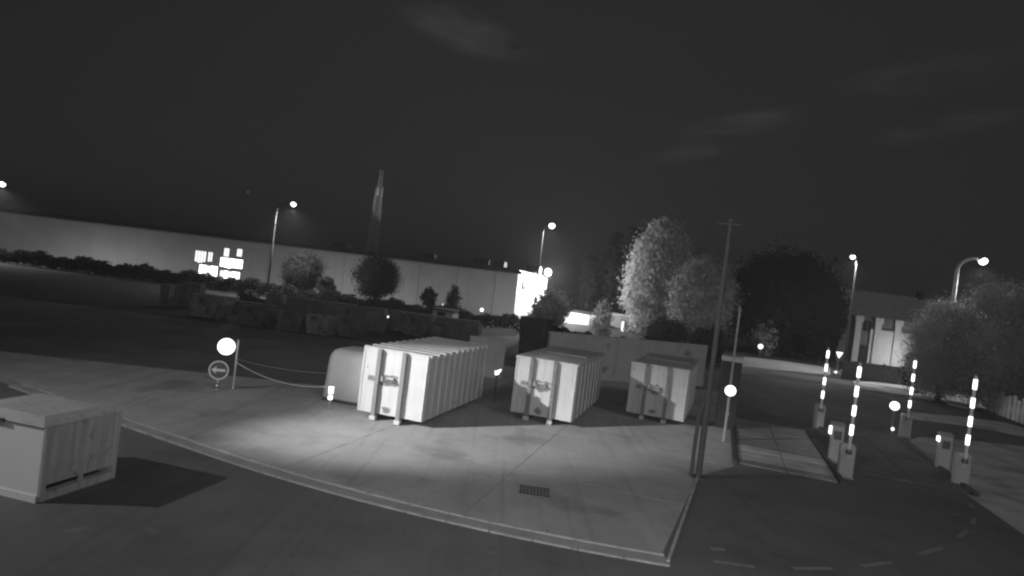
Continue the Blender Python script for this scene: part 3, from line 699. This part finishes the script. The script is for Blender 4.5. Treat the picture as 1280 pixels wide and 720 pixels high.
# open skips standing in the dark at the left
def skip(px, py, D, wd, h, label, m):
    p = V(px, py, D)
    t = thing('open_skip', (p.x, p.y, GZ), rnd.uniform(-0.25, 0.1), label, 'skip', 'open skips in the dark part of the yard')
    w2 = wd / 2
    o = MB()
    def ring(z, k, y): return [(-w2 * k, -y, z), (w2 * k, -y, z), (w2 * k, y, z), (-w2 * k, y, z)]
    o.poly(ring(0.12, 0.72, 0.75) + ring(h, 1.0, 0.85) + ring(h, 0.95, 0.80) + ring(0.2, 0.68, 0.70),
           [(0, 3, 2, 1)] + [(i, (i + 1) % 4, (i + 1) % 4 + 4, i + 4) for i in range(4)] + [(i + 4, (i + 1) % 4 + 4, (i + 1) % 4 + 8, i + 8) for i in range(4)] + [(i + 8, (i + 1) % 4 + 8, (i + 1) % 4 + 12, i + 12) for i in range(4)] + [(12, 13, 14, 15)])
    o.build('body', M[m], t)
    for k in (-0.45, 0.0, 0.45):
        MB().bar((k * wd * 0.75, -0.77, 0.14), (k * wd, -0.875, h - 0.06), 0.09, 0.07, (0, 1, 0)).build('rib', M[m], t)
    for s in (-1, 1):
        MB().box(s * w2 * 0.6 - 0.06, s * w2 * 0.6 + 0.06, -0.7, 0.7, 0, 0.118).build('skid', M['dark_steel'], t)
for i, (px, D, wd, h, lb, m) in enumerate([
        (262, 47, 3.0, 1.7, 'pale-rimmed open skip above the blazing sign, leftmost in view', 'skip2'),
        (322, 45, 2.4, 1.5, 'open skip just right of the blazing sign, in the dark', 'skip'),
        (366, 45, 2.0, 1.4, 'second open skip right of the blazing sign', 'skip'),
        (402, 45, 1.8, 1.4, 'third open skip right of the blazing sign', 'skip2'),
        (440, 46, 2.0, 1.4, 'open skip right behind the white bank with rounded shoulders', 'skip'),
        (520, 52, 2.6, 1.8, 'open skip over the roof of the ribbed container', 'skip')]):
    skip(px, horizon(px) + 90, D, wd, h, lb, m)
p = V(556, 400, 62)
kh = thing('site_hut', (p.x, p.y, GZ), -0.2, 'small grey flat-roofed hut before the hall', 'hut')
hz_ = V(556, 386, 62).z
MB().box(-1.0, 1.0, -1.0, 1.0, 0, hz_ - 0.12).build('wall', M['wallc'], kh)
MB().box(-1.15, 1.15, -1.15, 1.15, hz_ - 0.118, hz_).build('roof', M['board'], kh)
MB().box(-0.5, 0.3, -1.04, -1.002, 0.0, 1.7).build('door', M['board'], kh)

# ------------------------------------------------------------------ street lamps
def lampmat(): return M['lamp']
def street_lamp(headpx, D, side, label, arm=1.6, energy=900, rad=0.26, size=1.0, pm='pole'):
    hd = V(headpx[0], headpx[1], D)
    t = thing('street_lamp', (hd.x - side * arm, hd.y, GZ), 0, label, 'street lamp', 'street lamps along the road')
    z = hd.z
    pts = [(0, 0, 0), (0, 0, z * 0.5), (0, 0, z - 1.2)]
    rds = [0.13, 0.11, 0.085]
    for k in range(1, 7):
        a = k / 6 * math.pi / 2
        pts.append((side * arm * 0.75 * (1 - math.cos(a)), 0, z - 1.2 + 1.35 * math.sin(a))); rds.append(0.075)
    MB().tube(pts, [q * size for q in rds], 10).build('pole', M[pm], t, smooth=True)
    MB().box(-0.2, 0.2, -0.2, 0.2, 0, 0.6).build('base', M['mid_steel'], t)
    x0 = side * arm * 0.75
    hdm = MB().tube([(x0 - side * 0.05, 0, z + 0.15), (x0 + side * 0.3, 0, z + 0.16), (x0 + side * arm * 0.45, 0, z + 0.10)], [0.10, 0.19, 0.12], 12).build('lamp_head', M['mid_steel'], t)
    ln = MB().lathe([(0.02, -rad), (rad * 0.55, -rad * 0.8), (rad * 0.9, -rad * 0.4), (rad, 0.0), (rad * 0.8, rad * 0.5), (rad * 0.3, rad * 0.75)], 16, (side * arm, 0, z)).build('lens', M['lampw'], t, smooth=True)
    if energy:
        l = bpy.data.lights.new('street_lamp_light', 'SPOT'); l.energy = energy; l.spot_size = R(172); l.spot_blend = 1.0; l.shadow_soft_size = 0.25
        lo_ = bpy.data.objects.new('street_lamp_light', l); lo_.location = (side * arm, 0, z - rad - 0.1); lo_.parent = t; col.objects.link(lo_)
    return t
street_lamp((3, 230), 84, 1, 'lit street lamp cut by the left edge, high over the storage box', rad=0.36, energy=12000)
street_lamp((367, 255), 76, 1, 'lit street lamp above the left half of the long hall', rad=0.31, arm=1.9, energy=9000)
street_lamp((690, 282), 71, 1, 'lit street lamp above the brightly lit end of the hall', rad=0.34, arm=0.9, energy=6000)
street_lamp((1066, 321), 65, -1, 'lit street lamp on a straight pole in front of the house', rad=0.24, arm=0.5, energy=3000)
street_lamp((1229, 326), 55, 1, 'lit street lamp with a bent neck above the right-hand trees', rad=0.34, arm=2.1, energy=4500, size=1.7, pm='chain')

# the floodlight mast whose beam lights the containers (out of view to the left)
fm = thing('floodlight_mast', (FLOOD.x - 0.5, FLOOD.y - 0.4, GZ), 0, 'floodlight mast left of the yard, outside the picture', 'floodlight')
MB().tube([(0, 0, 0), (0, 0, FLOOD.z + 0.4)], [0.14, 0.09], 12).build('pole', M['mid_steel'], fm)
MB().bar((0, 0, FLOOD.z + 0.36), (0.35, 0.28, FLOOD.z + 0.36), 0.08, 0.08).build('bracket', M['mid_steel'], fm)
MB().box(0.10, 0.50, 0.02, 0.30, FLOOD.z + 0.18, FLOOD.z + 0.31).build('lamp_head', M['dark_steel'], fm)

cmh = thing('camera_mast', (0.0, -1.1, GZ), 0, 'mast carrying the infrared lamp, behind the viewpoint', 'mast')
MB().tube([(0, 0, 0), (0, 0, IR.z + 0.3)], [0.12, 0.09], 12).build('pole', M['mid_steel'], cmh)
MB().bar((0, 0, IR.z + 0.1), (0, 0.7, IR.z + 0.1), 0.06, 0.06).build('bracket', M['mid_steel'], cmh)
MB().box(-0.12, 0.12, 0.55, 0.76, IR.z - 0.1, IR.z + 0.069).build('lamp_housing', M['dark_steel'], cmh)

# ------------------------------------------------------------------ the long hall behind
HH = 7.2
A = V(243, 345, 100); B = V(641, 398, 90)
d = (B - A); d.z = 0; yawh = math.atan2(d.y, d.x); ux = d.normalized(); ext = 46.0
A0 = A - ux * ext; Lh = d.length + ext
hall = thing('long_hall', (A0.x, A0.y, GZ), yawh, 'long pale flat-roofed hall with lit windows at left and a glaring lit end', 'hall')
Dh = 22.0
segs = 14; st = Lh / segs
for i in range(segs):
    MB().box(i * st + 0.02, (i + 1) * st - 0.02, 0, 0.3, 0, HH - 0.55).build('wall_panel', M['hall'], hall)
MB().box(0.0, Lh - 0.01, 0.08, 0.28, 0, HH - 0.6).build('wall_core', M['halltrim'], hall)
MB().box(-0.1, Lh + 0.1, -0.10, Dh, HH - 0.548, HH - 0.10).build('roof', M['halltrim'], hall)
MB().box(-0.15, Lh + 0.15, -0.16, -0.102, HH - 0.60, HH).build('fascia', M['halltrim'], hall)
def hx(px): # distance along the front at a picture column
    dd = ray(px, horizon(px)); 
    # intersect with the line A0 + ux*s in plan
    den = dd.x * ux.y - dd.y * ux.x
    return (A0.y * dd.x * 1.0 - A0.x * dd.y) / -den
for (px, w_, h_) in ((405, 2.2, 0.5), (520, 1.6, 0.5), (586, 1.8, 0.7), (612, 1.4, 0.6), (652, 2.0, 0.5)):
    s_ = hx(px); MB().box(s_, s_ + w_, 2.0, 4.0, HH - 0.098, HH + 0.25 + h_).build('roof_unit', M['halltrim'], hall)
for i in range(1, 8):
    s_ = hx(290 + i * 47); MB().box(s_, s_ + 0.14, -0.10, -0.004, 0, HH - 0.62).build('downpipe', M['halltrim2'], hall)
def wnd(x0, x1, y0, y1, m, nb=3, frame=True):
    # picture window: columns x0..x1, rows y0..y1
    s0, s1 = hx(x0), hx(x1); pt = A0 + ux * s0
    dist = pt.y
    zt_ = V(x0, y0, dist).z; zb_ = V(x0, y1, dist).z
    f_ = MB().box(s0 - 0.08, s1 + 0.08, -0.05, -0.003, zb_ - 0.08, zt_ + 0.08).build('window', M['trim'], hall)
    stp = (s1 - s0) / nb
    for k in range(nb):
        MB().box(s0 + k * stp + 0.06, s0 + (k + 1) * stp - 0.06, -0.075, -0.052, zb_ + rnd.uniform(0, 0.25), zt_).build('pane', M[m] if rnd.random() < 0.72 else M['window_dim'], f_)
for (x0, x1, y0, y1, m, nb) in ((246, 260, 313, 328, 'window_dim', 4), (262, 268, 315, 328, 'window_dim', 2), (253, 276, 331, 345, 'window', 5), (278, 306, 322, 334, 'window', 6), (279, 304, 338, 347, 'window', 5), (281, 288, 310, 321, 'window_dim', 1), (297, 304, 311, 321, 'window_dim', 1)):
    wnd(x0, x1, y0, y1, m, nb)
# the glaring end wall, turned away to the right
E1 = V(684, 350, 101); Bp = Vector((B.x, B.y, 0)); e = (E1 - Bp); e.z = 0
ew = math.atan2(e.y, e.x) - yawh; le = e.length
rt = Matrix.Rotation(ew, 4, 'Z')
def endbox(name, a, b, y0, y1, z0, z1, m, parent=None):
    o = MB().box(a, b, y0, y1, z0, z1).build(name, m, parent or hall)
    if not parent: o.location = (Lh + 0.05, 0, 0); o.rotation_euler = (0, 0, ew)
    return o
endbox('end_wall', 0, le, 0, 0.3, 0, HH - 0.62, M['render'])
ed = endbox('end_vent', 1.8, 3.6, -0.12, -0.003, 4.5, 5.7, M['blackened'])
endbox('end_door', 3.2, 6.0, -0.05, -0.003, 0, 3.2, M['grey_steel'])
endbox('end_roof_edge', -0.2, le + 0.2, -0.5, 0.3, HH - 0.618, HH - 0.3, M['halltrim'])
def wall_lamp(px, py, D, r, energy, nm='wall_lamp'):
    c = V(px, py, D); lc = hall.matrix_world.inverted() if False else None
    rel = Matrix.Rotation(-yawh, 4, 'Z') @ (c - Vector((A0.x, A0.y, GZ)))
    o = MB().lathe([(r * 0.2, -r), (r * 0.75, -r * 0.65), (r, 0), (r * 0.75, r * 0.65), (r * 0.2, r)], 16, tuple(rel)).build(nm, M['lampw'], hall, smooth=True)
    b = MB().bar(rel + Vector((0, 0, r)), rel + Vector((-0.9, 0.9, r + 0.15)), 0.1, 0.1).build('lamp_bracket', M['dark_steel'], hall)
    if not energy: return
    l = bpy.data.lights.new('wall_lamp_light', 'POINT'); l.energy = energy; l.shadow_soft_size = 0.3
    q = bpy.data.objects.new('wall_lamp_light', l); q.parent = hall; q.location = rel + Vector((0.35, -0.9, -0.5)); col.objects.link(q)
wall_lamp(685, 340, 96, 0.55, 13000)
wall_lamp(646, 343, 91, 0.40, 0)

# low white building and shed right of the lit end
def simple_building(name, x0, x1, ytop, ybot, D, label, m, depth=6, roofm='halltrim', door=True):
    a = V(x0, ybot, D); b = V(x1, ybot, D); h = max(1.5, V((x0 + x1) / 2, ytop, D).z)
    t = thing(name, (a.x, a.y, GZ), 0, label, 'building')
    wd = b.x - a.x
    MB().box(0, wd, 0, depth, 0, h).build('wall', m, t)
    MB().box(-0.15, wd + 0.15, -0.15, depth + 0.15, h + 0.002, h + 0.22).build('roof', M[roofm], t)
    if door:
        dr_ = MB().box(wd * 0.85, wd * 0.85 + 0.12, -0.05, -0.003, 0, h - 0.15).build('downpipe', M['dark_steel'], t)
    return t
simple_building('low_building', 692, 744, 390, 406, 100, 'low white building glaring in lamp light right of the hall', M['render'])
simple_building('low_building', 765, 790, 395, 408, 104, 'low grey building with a pale roof edge left of the tall pale tree', M['wallc'], roofm='render', door=False)
simple_building('shed', 779, 787, 402, 413, 95, 'tiny white shed at the foot of the tall pale tree', M['render'], 2, door=False)

# far wall-mounted lamp for the white building
lb_ = V(706, 386, 98.3)
lm_ = bpy.data.lights.new('building_lamp_light', 'POINT'); lm_.energy = 700; lm_.shadow_soft_size = 0.2
lo2 = bpy.data.objects.new('building_lamp_light', lm_); lo2.location = (lb_.x, lb_.y, 2.9); col.objects.link(lo2)
bl = thing('wall_lantern', (lb_.x, 100 - 0.35, 0), 0, 'small lantern on the roof edge of the low white building', 'lantern')
MB().box(-0.12, 0.12, -0.25, 0.19, 2.85, 3.0).build('housing', M['dark_steel'], bl)

# ------------------------------------------------------------------ the house on the right
hA = V(1058, 460, 88); hB = V(1185, 470, 88)
zr = V(1100, 366, 92).z; ze = V(1100, 397, 88).z
ho = thing('house', (hA.x - 1.5, hA.y, GZ), 0.0, 'house with white front wall, three raised piers and a dark roof behind the fence', 'house')
wd = hB.x - hA.x + 3
MB().box(0, wd, 0.3, 9, 0, ze).build('wall', M['back_render'], ho)
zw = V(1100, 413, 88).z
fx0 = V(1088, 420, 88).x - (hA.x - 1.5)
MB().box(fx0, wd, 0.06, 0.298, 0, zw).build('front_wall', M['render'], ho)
MB().box(fx0, wd, 0.0, 0.34, zw + 0.002, zw + 0.12).build('coping', M['dull_render'], ho)
rfh = MB().poly([(-2.2, -0.5, ze - 0.05), (wd + 0.6, -0.5, ze - 0.05), (wd + 0.6, 9.6, ze - 0.05), (-2.2, 9.6, ze - 0.05), (-2.0, 4.5, zr), (wd + 0.4, 4.5, zr)],
          [(0, 3, 2, 1), (0, 1, 5, 4), (2, 3, 4, 5), (0, 4, 3), (1, 2, 5)]).build('roof', M['roof_tile_grey'], ho)
MB().box(wd * 0.75, wd * 0.75 + 0.7, 4.1, 4.9, zr - 0.4, zr + 0.9).build('chimney', M['board'], rfh)
for px in (1071, 1096, 1121):
    xx = V(px, 420, 88).x - (hA.x - 1.5)
    MB().box(xx - 0.42, xx + 0.42, -0.15, 0.058, 0, ze - 0.06).build('pilaster', M['render'], ho)
    MB().box(xx - 0.56, xx + 0.56, -0.28, -0.152, ze - 0.85, ze - 0.07).build('pilaster_capital', M['render'], ho)
for px, wpx in ((1083.5, 9),):
    xx = V(px, 420, 88).x - (hA.x - 1.5)
    wn = MB().box(xx - 0.65, xx + 0.65, 0.22, 0.297, ze - 2.2, ze - 0.5).build('window', M['trim'], ho)
    for s in (-1, 1):
        MB().box(xx + s * 0.31 - 0.26, xx + s * 0.31 + 0.26, 0.19, 0.218, ze - 2.1, ze - 0.6).build('pane', M['glass'], wn)
dx_ = V(1066, 420, 88).x - (hA.x - 1.5) + 1.3
MB().box(dx_, dx_ + 1.7, 0.2, 0.297, 0, 2.6).build('garage_door', M['board'], ho)
gl = thing('garden_lamp', (V(1152, 458, 83).x, 83, GZ), 0, 'small garden lamp throwing light on the white house', 'lamp')
MB().tube([(0, 0, 0), (0, 0, 0.9)], 0.05, 8).build('post', M['dark_steel'], gl)
MB().lathe([(0.10, 0), (0.14, 0.1), (0.10, 0.25), (0.03, 0.3)], 12, (0, 0, 0.9)).build('lens', M['glow_soft'], gl)
l = bpy.data.lights.new('garden_lamp_light', 'POINT'); l.energy = 520; l.shadow_soft_size = 0.15
q = bpy.data.objects.new('garden_lamp_light', l); q.location = (-0.6, 0.4, 1.4); q.parent = gl; col.objects.link(q)

# board fence before the house
fa, fb = G(1052, 474), G(1152, 486)
dv = fb - fa; fy = math.atan2(dv.y, dv.x); fln = dv.length
fe = thing('board_fence', (fa.x, fa.y, GZ), fy, 'dark close-boarded fence below the white house', 'fence')
n = max(3, round(fln / 2.0)); st = fln / n
for i in range(n + 1):
    MB().box(i * st - 0.06, i * st + 0.06, -0.06, 0.06, 0, 1.95).build('post', M['board'], fe)
for i in range(n):
    nb = 4; bw_ = (st - 0.14) / nb
    for k in range(nb):
        MB().box(i * st + 0.07 + k * bw_ + 0.008, i * st + 0.07 + (k + 1) * bw_ - 0.008, -0.02, 0.02, 0.06, 1.84 + rnd.uniform(-0.02, 0.02)).build('board', M['board'], fe)

# ------------------------------------------------------------------ vegetation
def leaves(name, pts, size, m, parent, seed, outward=None):
    rg_ = np.random.default_rng(seed)
    n = len(pts)
    nr = rg_.normal(size=(n, 3))
    if outward is not None: nr = nr * 0.42 + outward * 1.0
    nr /= np.linalg.norm(nr, axis=1)[:, None]
    a = rg_.normal(size=(n, 3)); a -= nr * (a * nr).sum(1)[:, None]; a /= np.linalg.norm(a, axis=1)[:, None]
    b = np.cross(nr, a)
    s = size * rg_.uniform(0.6, 1.35, n)[:, None]
    v = np.empty((n, 4, 3))
    v[:, 0] = pts - a * s * 0.8; v[:, 1] = pts + b * s * 0.42; v[:, 2] = pts + a * s * 0.8; v[:, 3] = pts - b * s * 0.42
    me = bpy.data.meshes.new(name)
    me.vertices.add(n * 4); me.vertices.foreach_set('co', v.reshape(-1))
    me.loops.add(n * 4); me.loops.foreach_set('vertex_index', np.arange(n * 4, dtype=np.int32))
    me.polygons.add(n); me.polygons.foreach_set('loop_start', np.arange(n, dtype=np.int32) * 4)
    me.materials.append(m); me.update(calc_edges=True); me.validate()
    o = bpy.data.objects.new(name, me); col.objects.link(o); o.parent = parent
    return o
def crown_points(n, rx, ry, z0, z1, shape, seed, clumps=90):
    rg_ = np.random.default_rng(seed)
    cc = []
    while len(cc) < clumps:
        u = rg_.uniform(0, 1); a = rg_.uniform(0, 2 * math.pi)
        if shape == 'round': rr = math.sqrt(max(0, 1 - (2 * u - 1) ** 2))
        elif shape == 'column': rr = min(1.0, (u / 0.18) ** 0.6) * (1 - max(0, u - 0.25) / 0.78) ** 0.55
        elif shape == 'egg': rr = min(1.0, 0.55 + u / 0.30 * 0.45) if u < 0.30 else max(0.0, 1 - ((u - 0.30) / 0.72) ** 2.0) ** 0.62
        elif shape == 'cone': rr = (1 - u) ** 0.85 * min(1, u / 0.08 + 0.4)
        else: rr = min(1, (1 - u) * 3.2) ** 0.5
        rad = rr * rg_.uniform(0.45, 0.92) ** 0.6
        if rg_.uniform() > rr + 0.15: continue
        cc.append((rad * math.cos(a) * rx, rad * math.sin(a) * ry, z0 + (z1 - z0) * (0.04 + 0.92 * u)))
    cc = np.array(cc)
    k = rg_.integers(0, len(cc), n)
    sg = min(rx, ry) * 0.16 + 0.08
    sc = rg_.uniform(0.75, 1.2, len(cc))[k][:, None]
    return cc[k] + rg_.normal(size=(n, 3)) * sg * sc * np.array([1, 1, 0.8])
def tree(name, px, topy, D, halfw_px, label, m, shape='round', clear=0.15, n=6000, leaf=0.22, seed=1, cat='tree', group=None, clumps=90, base=None, ry=None):
    ymid = (topy + horizon(px) + CAM_H * FPX / D) / 2
    c = V(px, ymid, D); h = V(px + 0.0, topy, D).z
    rx = halfw_px * D / FPX
    t = thing(name, (c.x, D, GZ), 0, label, cat, group)
    rr = random.Random(seed)
    tr = MB()
    th = h * 0.75; r0_ = max(0.05, 0.022 * h)
    pts = [(0, 0, 0), (rr.uniform(-.1, .1), 0, th * 0.35), (rr.uniform(-.2, .2), rr.uniform(-.2, .2), th * 0.7), (rr.uniform(-.2, .2), 0, th)]
    tr.tube(pts, [r0_ * 1.3, r0_, r0_ * 0.6, r0_ * 0.15], 8)
    for k in range(7):
        zz = h * (clear + 0.08) + (th - h * clear) * k / 8; a = rr.uniform(0, 6.28)
        tr.tube([(0, 0, zz), (math.cos(a) * rx * 0.35, math.sin(a) * rx * 0.35, zz + h * 0.08), (math.cos(a) * rx * 0.7, math.sin(a) * rx * 0.7, zz + h * 0.17)], [r0_ * 0.5, r0_ * 0.3, r0_ * 0.08], 6)
    tr.build('trunk', M['bark'], t)
    P = crown_points(n, rx * 0.93, (ry or rx) * 0.93, h * clear, h, shape, seed, clumps)
    zc_ = h * clear + (h - h * clear) * (0.35 if shape in ('egg', 'column', 'cone') else 0.45)
    ow = (P - np.array([0, 0, zc_])) / np.array([rx, ry or rx, (h - h * clear) * 0.55]); ow[:, 2] *= 0.8
    ow /= np.linalg.norm(ow, axis=1)[:, None] + 1e-6
    leaves('crown', P, leaf, M[m], t, seed + 50, ow)
    return t
tree('broadleaf_tree', 378, 317, 82, 24, 'rounded dark tree before the hall, left of the pair', 'leafD', n=16000, leaf=0.15, seed=11, clear=0.16, clumps=160)
tree('broadleaf_tree', 470, 320, 82, 28, 'rounded dark tree before the hall, right of the pair', 'leafD', n=18000, leaf=0.15, seed=12, clear=0.14, clumps=160)
tree('small_tree', 408, 346, 80, 10, 'small dark tree tucked against the left rounded tree', 'leafD', n=1500, seed=13, clear=0.1, clumps=30)
tree('small_tree', 536, 360, 82, 9, 'small round dark tree alone before the hall', 'leafD', n=1500, seed=14, clear=0.2, clumps=30)
tree('conifer', 567, 355, 80, 11, 'small dark conifer before the hall near the hut', 'leafD', 'cone', 0.05, 2000, 0.2, 15, clumps=40)
tree('small_tree', 685, 362, 62, 24, 'scruffy tree silhouetted before the glaring hall end', 'leafM', n=5000, seed=16, clear=0.15, clumps=60)
tree('conifer', 753, 372, 78, 15, 'pointed grey conifer right of the low white building', 'leafM', 'cone', 0.04, 3000, 0.22, 17, clumps=50)
tree('poplar', 765, 288, 118, 15, 'dark narrow poplar left of the tall pale tree', 'leafD', 'column', 0.04, 6000, 0.34, 18)
tree('poplar', 788, 280, 118, 16, 'dark narrow poplar half hidden by the tall pale tree', 'leafD', 'column', 0.04, 6000, 0.34, 19)
tree('poplar', 735, 318, 116, 15, 'shorter dark poplar nearest the glaring hall end', 'leafD', 'column', 0.04, 5000, 0.34, 20)
tree('tall_tree', 824, 279, 92, 40, 'tall pale tree with its lower left side lit', 'leafL', 'egg', 0.03, 90000, 0.24, 21, clumps=700)
tree('broadleaf_tree', 879, 325, 84, 39, 'round grey tree behind the mast', 'leafM', 'round', 0.06, 70000, 0.22, 22, clumps=500)
tree('broadleaf_tree', 980, 316, 84, 62, 'large near-black spreading tree right of the mast', 'leafD', 'round', 0.06, 30000, 0.36, 23, clumps=220)
tree('small_tree', 957, 400, 80, 14, 'dim bush at the foot of the large black tree', 'leafM', 'round', 0.02, 2500, 0.22, 24, clumps=40)
tree('broadleaf_tree', 1030, 352, 80, 26, 'dark lower tree on the right flank of the black tree', 'leafD', 'round', 0.05, 7000, 0.28, 25, clumps=80)
tree('broadleaf_tree', 1180, 372, 52, 42, 'grey bushy tree right of the house', 'leafM', 'round', 0.02, 30000, 0.11, 26, clumps=260)
tree('broadleaf_tree', 1248, 352, 49, 56, 'broad grey tree under the bent-neck street lamp', 'leafM', 'round', 0.02, 44000, 0.11, 27, clumps=320)
tree('broadleaf_tree', 1325, 345, 46, 60, 'grey tree cut off by the right edge', 'leafM', 'round', 0.02, 30000, 0.11, 28, clumps=260)
tree('broadleaf_tree', 1150, 425, 56, 18, 'low dark bush between the fence and the grey trees', 'leafD', 'round', 0.0, 4000, 0.16, 29, clumps=60)
tree('shrub', 835, 400, 76, 30, 'dark wide bush below the tall pale tree', 'leafD', 'round', 0.0, 5000, 0.2, 30, cat='shrub', clumps=70)
tree('shrub', 885, 408, 66, 22, 'dark bush at the foot of the round grey tree', 'leafD', 'round', 0.0, 4000, 0.18, 31, cat='shrub', clumps=60)
pf0, pf1 = G(1233, 513), G(1292, 536)
dv = pf1 - pf0; sf_ = thing('slat_fence', (pf0.x, pf0.y, GZ), math.atan2(dv.y, dv.x), 'pale slatted fence lit up at the right edge', 'fence')
M['slat'] = mat('pale_fence_slats', 0.85, 0.8, 0.3, 2.0, streak=0.5)
nsl = 11; st = dv.length / nsl
for i in range(nsl):
    hh = rnd.uniform(1.45, 1.85)
    MB().box(i * st + 0.10, (i + 1) * st - 0.10, -0.02 + rnd.uniform(-0.03, 0.03), 0.03, 0.05, hh).build('slat', M['slat'], sf_)
for zz in (0.4, 1.2):
    MB().box(0, dv.length, 0.065, 0.11, zz, zz + 0.08).build('rail', M['board'], sf_)
for i in range(0, nsl + 1, 3):
    MB().box(i * st - 0.05, i * st + 0.05, 0.112, 0.2, 0, 1.6).build('post', M['board'], sf_)

def hedge(a, b, h, th, label, m, n, seed, leaf=0.2):
    a, b = Vector(a), Vector(b); a.z = b.z = 0; dv = b - a; ln = dv.length
    t = thing('hedge', (a.x, a.y, GZ), math.atan2(dv.y, dv.x), label, 'hedge')
    rg_ = np.random.default_rng(seed)
    P = np.stack([rg_.uniform(0, ln, n), rg_.normal(0, th * 0.35, n), np.zeros(n)], 1)
    top = h * (0.86 + 0.13 * np.sin(P[:, 0] * 0.9 + seed) + 0.10 * np.sin(P[:, 0] * 2.3) + 0.05 * np.sin(P[:, 0] * 6.1))
    P[:, 2] = top * rg_.uniform(0.02, 1, n) ** 0.7
    leaves('foliage', P, leaf, M[m], t, seed)
    st_ = MB()
    rr = random.Random(seed)
    x = 0.4
    while x < ln:
        st_.tube([(x, 0, 0), (x + rr.uniform(-.2, .2), rr.uniform(-.2, .2), h * 0.6)], [0.04, 0.01], 5); x += 1.6
    st_.build('stems', M['bark'], t)
hedge(V(-60, 330, 80), V(330, 350, 77), 1.9, 1.2, 'dark hedge below the lit hall windows', 'leafH', 16000, 61)
hedge(V(330, 350, 77), V(655, 395, 70), 1.7, 1.2, 'dark hedge below the plain half of the hall', 'leafH', 12000, 62)
hedge(V(690, 400, 56), V(905, 425, 56), 1.9, 1.2, 'long dark hedge behind the concrete panel wall', 'leafD', 9000, 63, 0.17)
hedge(V(300, 380, 60), V(600, 410, 56), 1.1, 1.2, 'low dark scrub between the skips and the hall', 'leafH', 9000, 64, 0.17)

# ------------------------------------------------------------------ lattice mast far behind the hall
TD = 320.0
zt = V(473, 212, TD).z
lt_ = thing('lattice_mast', (V(466, 300, TD).x, TD, 0), 0.5, 'faintly lit lattice mast rising far behind the hall', 'mast')
M['lattice'] = mat('pale_lattice_paint', 0.5, 0.6, 0.2, 0.2)
M['lattice_dark'] = mat('dark_lattice_paint', 0.05, 0.6, 0.2, 0.2)
def tw(z): return 1.9 * (1 - z / zt) + 1.0
zs = list(np.linspace(0, zt - 8, 12))
for (sx, sy) in ((-1, -1), (1, -1), (1, 1), (-1, 1)):
    MB().bar((sx * tw(0), sy * tw(0), 0), (sx * tw(zt - 8), sy * tw(zt - 8), zt - 8), 0.16, 0.16).build('leg', M['lattice'], lt_)
for i in range(len(zs) - 1):
    o = MB()
    for k in range(4):
        c = [(-1, -1), (1, -1), (1, 1), (-1, 1)]; a, b = c[k], c[(k + 1) % 4]
        z0, z1 = zs[i], zs[i + 1]
        o.bar((a[0] * tw(z0), a[1] * tw(z0), z0), (b[0] * tw(z1), b[1] * tw(z1), z1), 0.09, 0.09)
        o.bar((b[0] * tw(z0), b[1] * tw(z0), z0), (a[0] * tw(z1), a[1] * tw(z1), z1), 0.09, 0.09)
        o.bar((a[0] * tw(z1), a[1] * tw(z1), z1), (b[0] * tw(z1), b[1] * tw(z1), z1), 0.09, 0.09)
    o.build('bracing', M['lattice'], lt_)
o = MB()
for a, b in ((-1, -1), (1, -1), (1, 1), (-1, 1)): o.bar((a * 0.9, b * 0.9, zt - 8), (a * 0.8, b * 0.8, zt), 0.2, 0.2)
for k in range(6): o.box(-0.95, 0.95, -0.95, 0.95, zt - 7.6 + k * 1.4, zt - 7.45 + k * 1.4)
o.build('antenna', M['lattice'], lt_)
for k in range(3):
    a = k * 2.1
    MB().box(math.cos(a) * 1.6 - 0.4, math.cos(a) * 1.6 + 0.4, math.sin(a) * 1.6 - 0.4, math.sin(a) * 1.6 + 0.4, zt - 13, zt - 9).build('antenna_panel', M['lattice'], lt_)
# its own uplight at the foot
l = bpy.data.lights.new('mast_uplight', 'SPOT'); l.energy = 60000; l.spot_size = R(22); l.spot_blend = 0.9; l.shadow_soft_size = 0.3
q = bpy.data.objects.new('mast_uplight', l); q.location = (6, -26, 1.0); q.parent = lt_
q.rotation_euler = (Vector((6, -26, 1.0)) - Vector((0, 0, zt * 0.78))).to_track_quat('Z', 'Y').to_euler(); col.objects.link(q)

# ------------------------------------------------------------------ night air: a box of thin haze round everything
hz = MB().box(-420, 420, -60, 620, -1.5, 75).build('haze', bpy.data.materials.new('haze'))
hm = hz.data.materials[0]; hm.use_nodes = True; t = hm.node_tree; t.nodes.clear()
o_ = t.nodes.new('ShaderNodeOutputMaterial'); pv_ = t.nodes.new('ShaderNodeVolumePrincipled')
pv_.inputs['Color'].default_value = (0.9, 0.9, 0.9, 1); pv_.inputs['Density'].default_value = 0.0004; pv_.inputs['Anisotropy'].default_value = 0.3
t.links.new(pv_.outputs[0], o_.inputs['Volume'])
tag(hz, 'thin night haze over the whole place', kind='stuff')
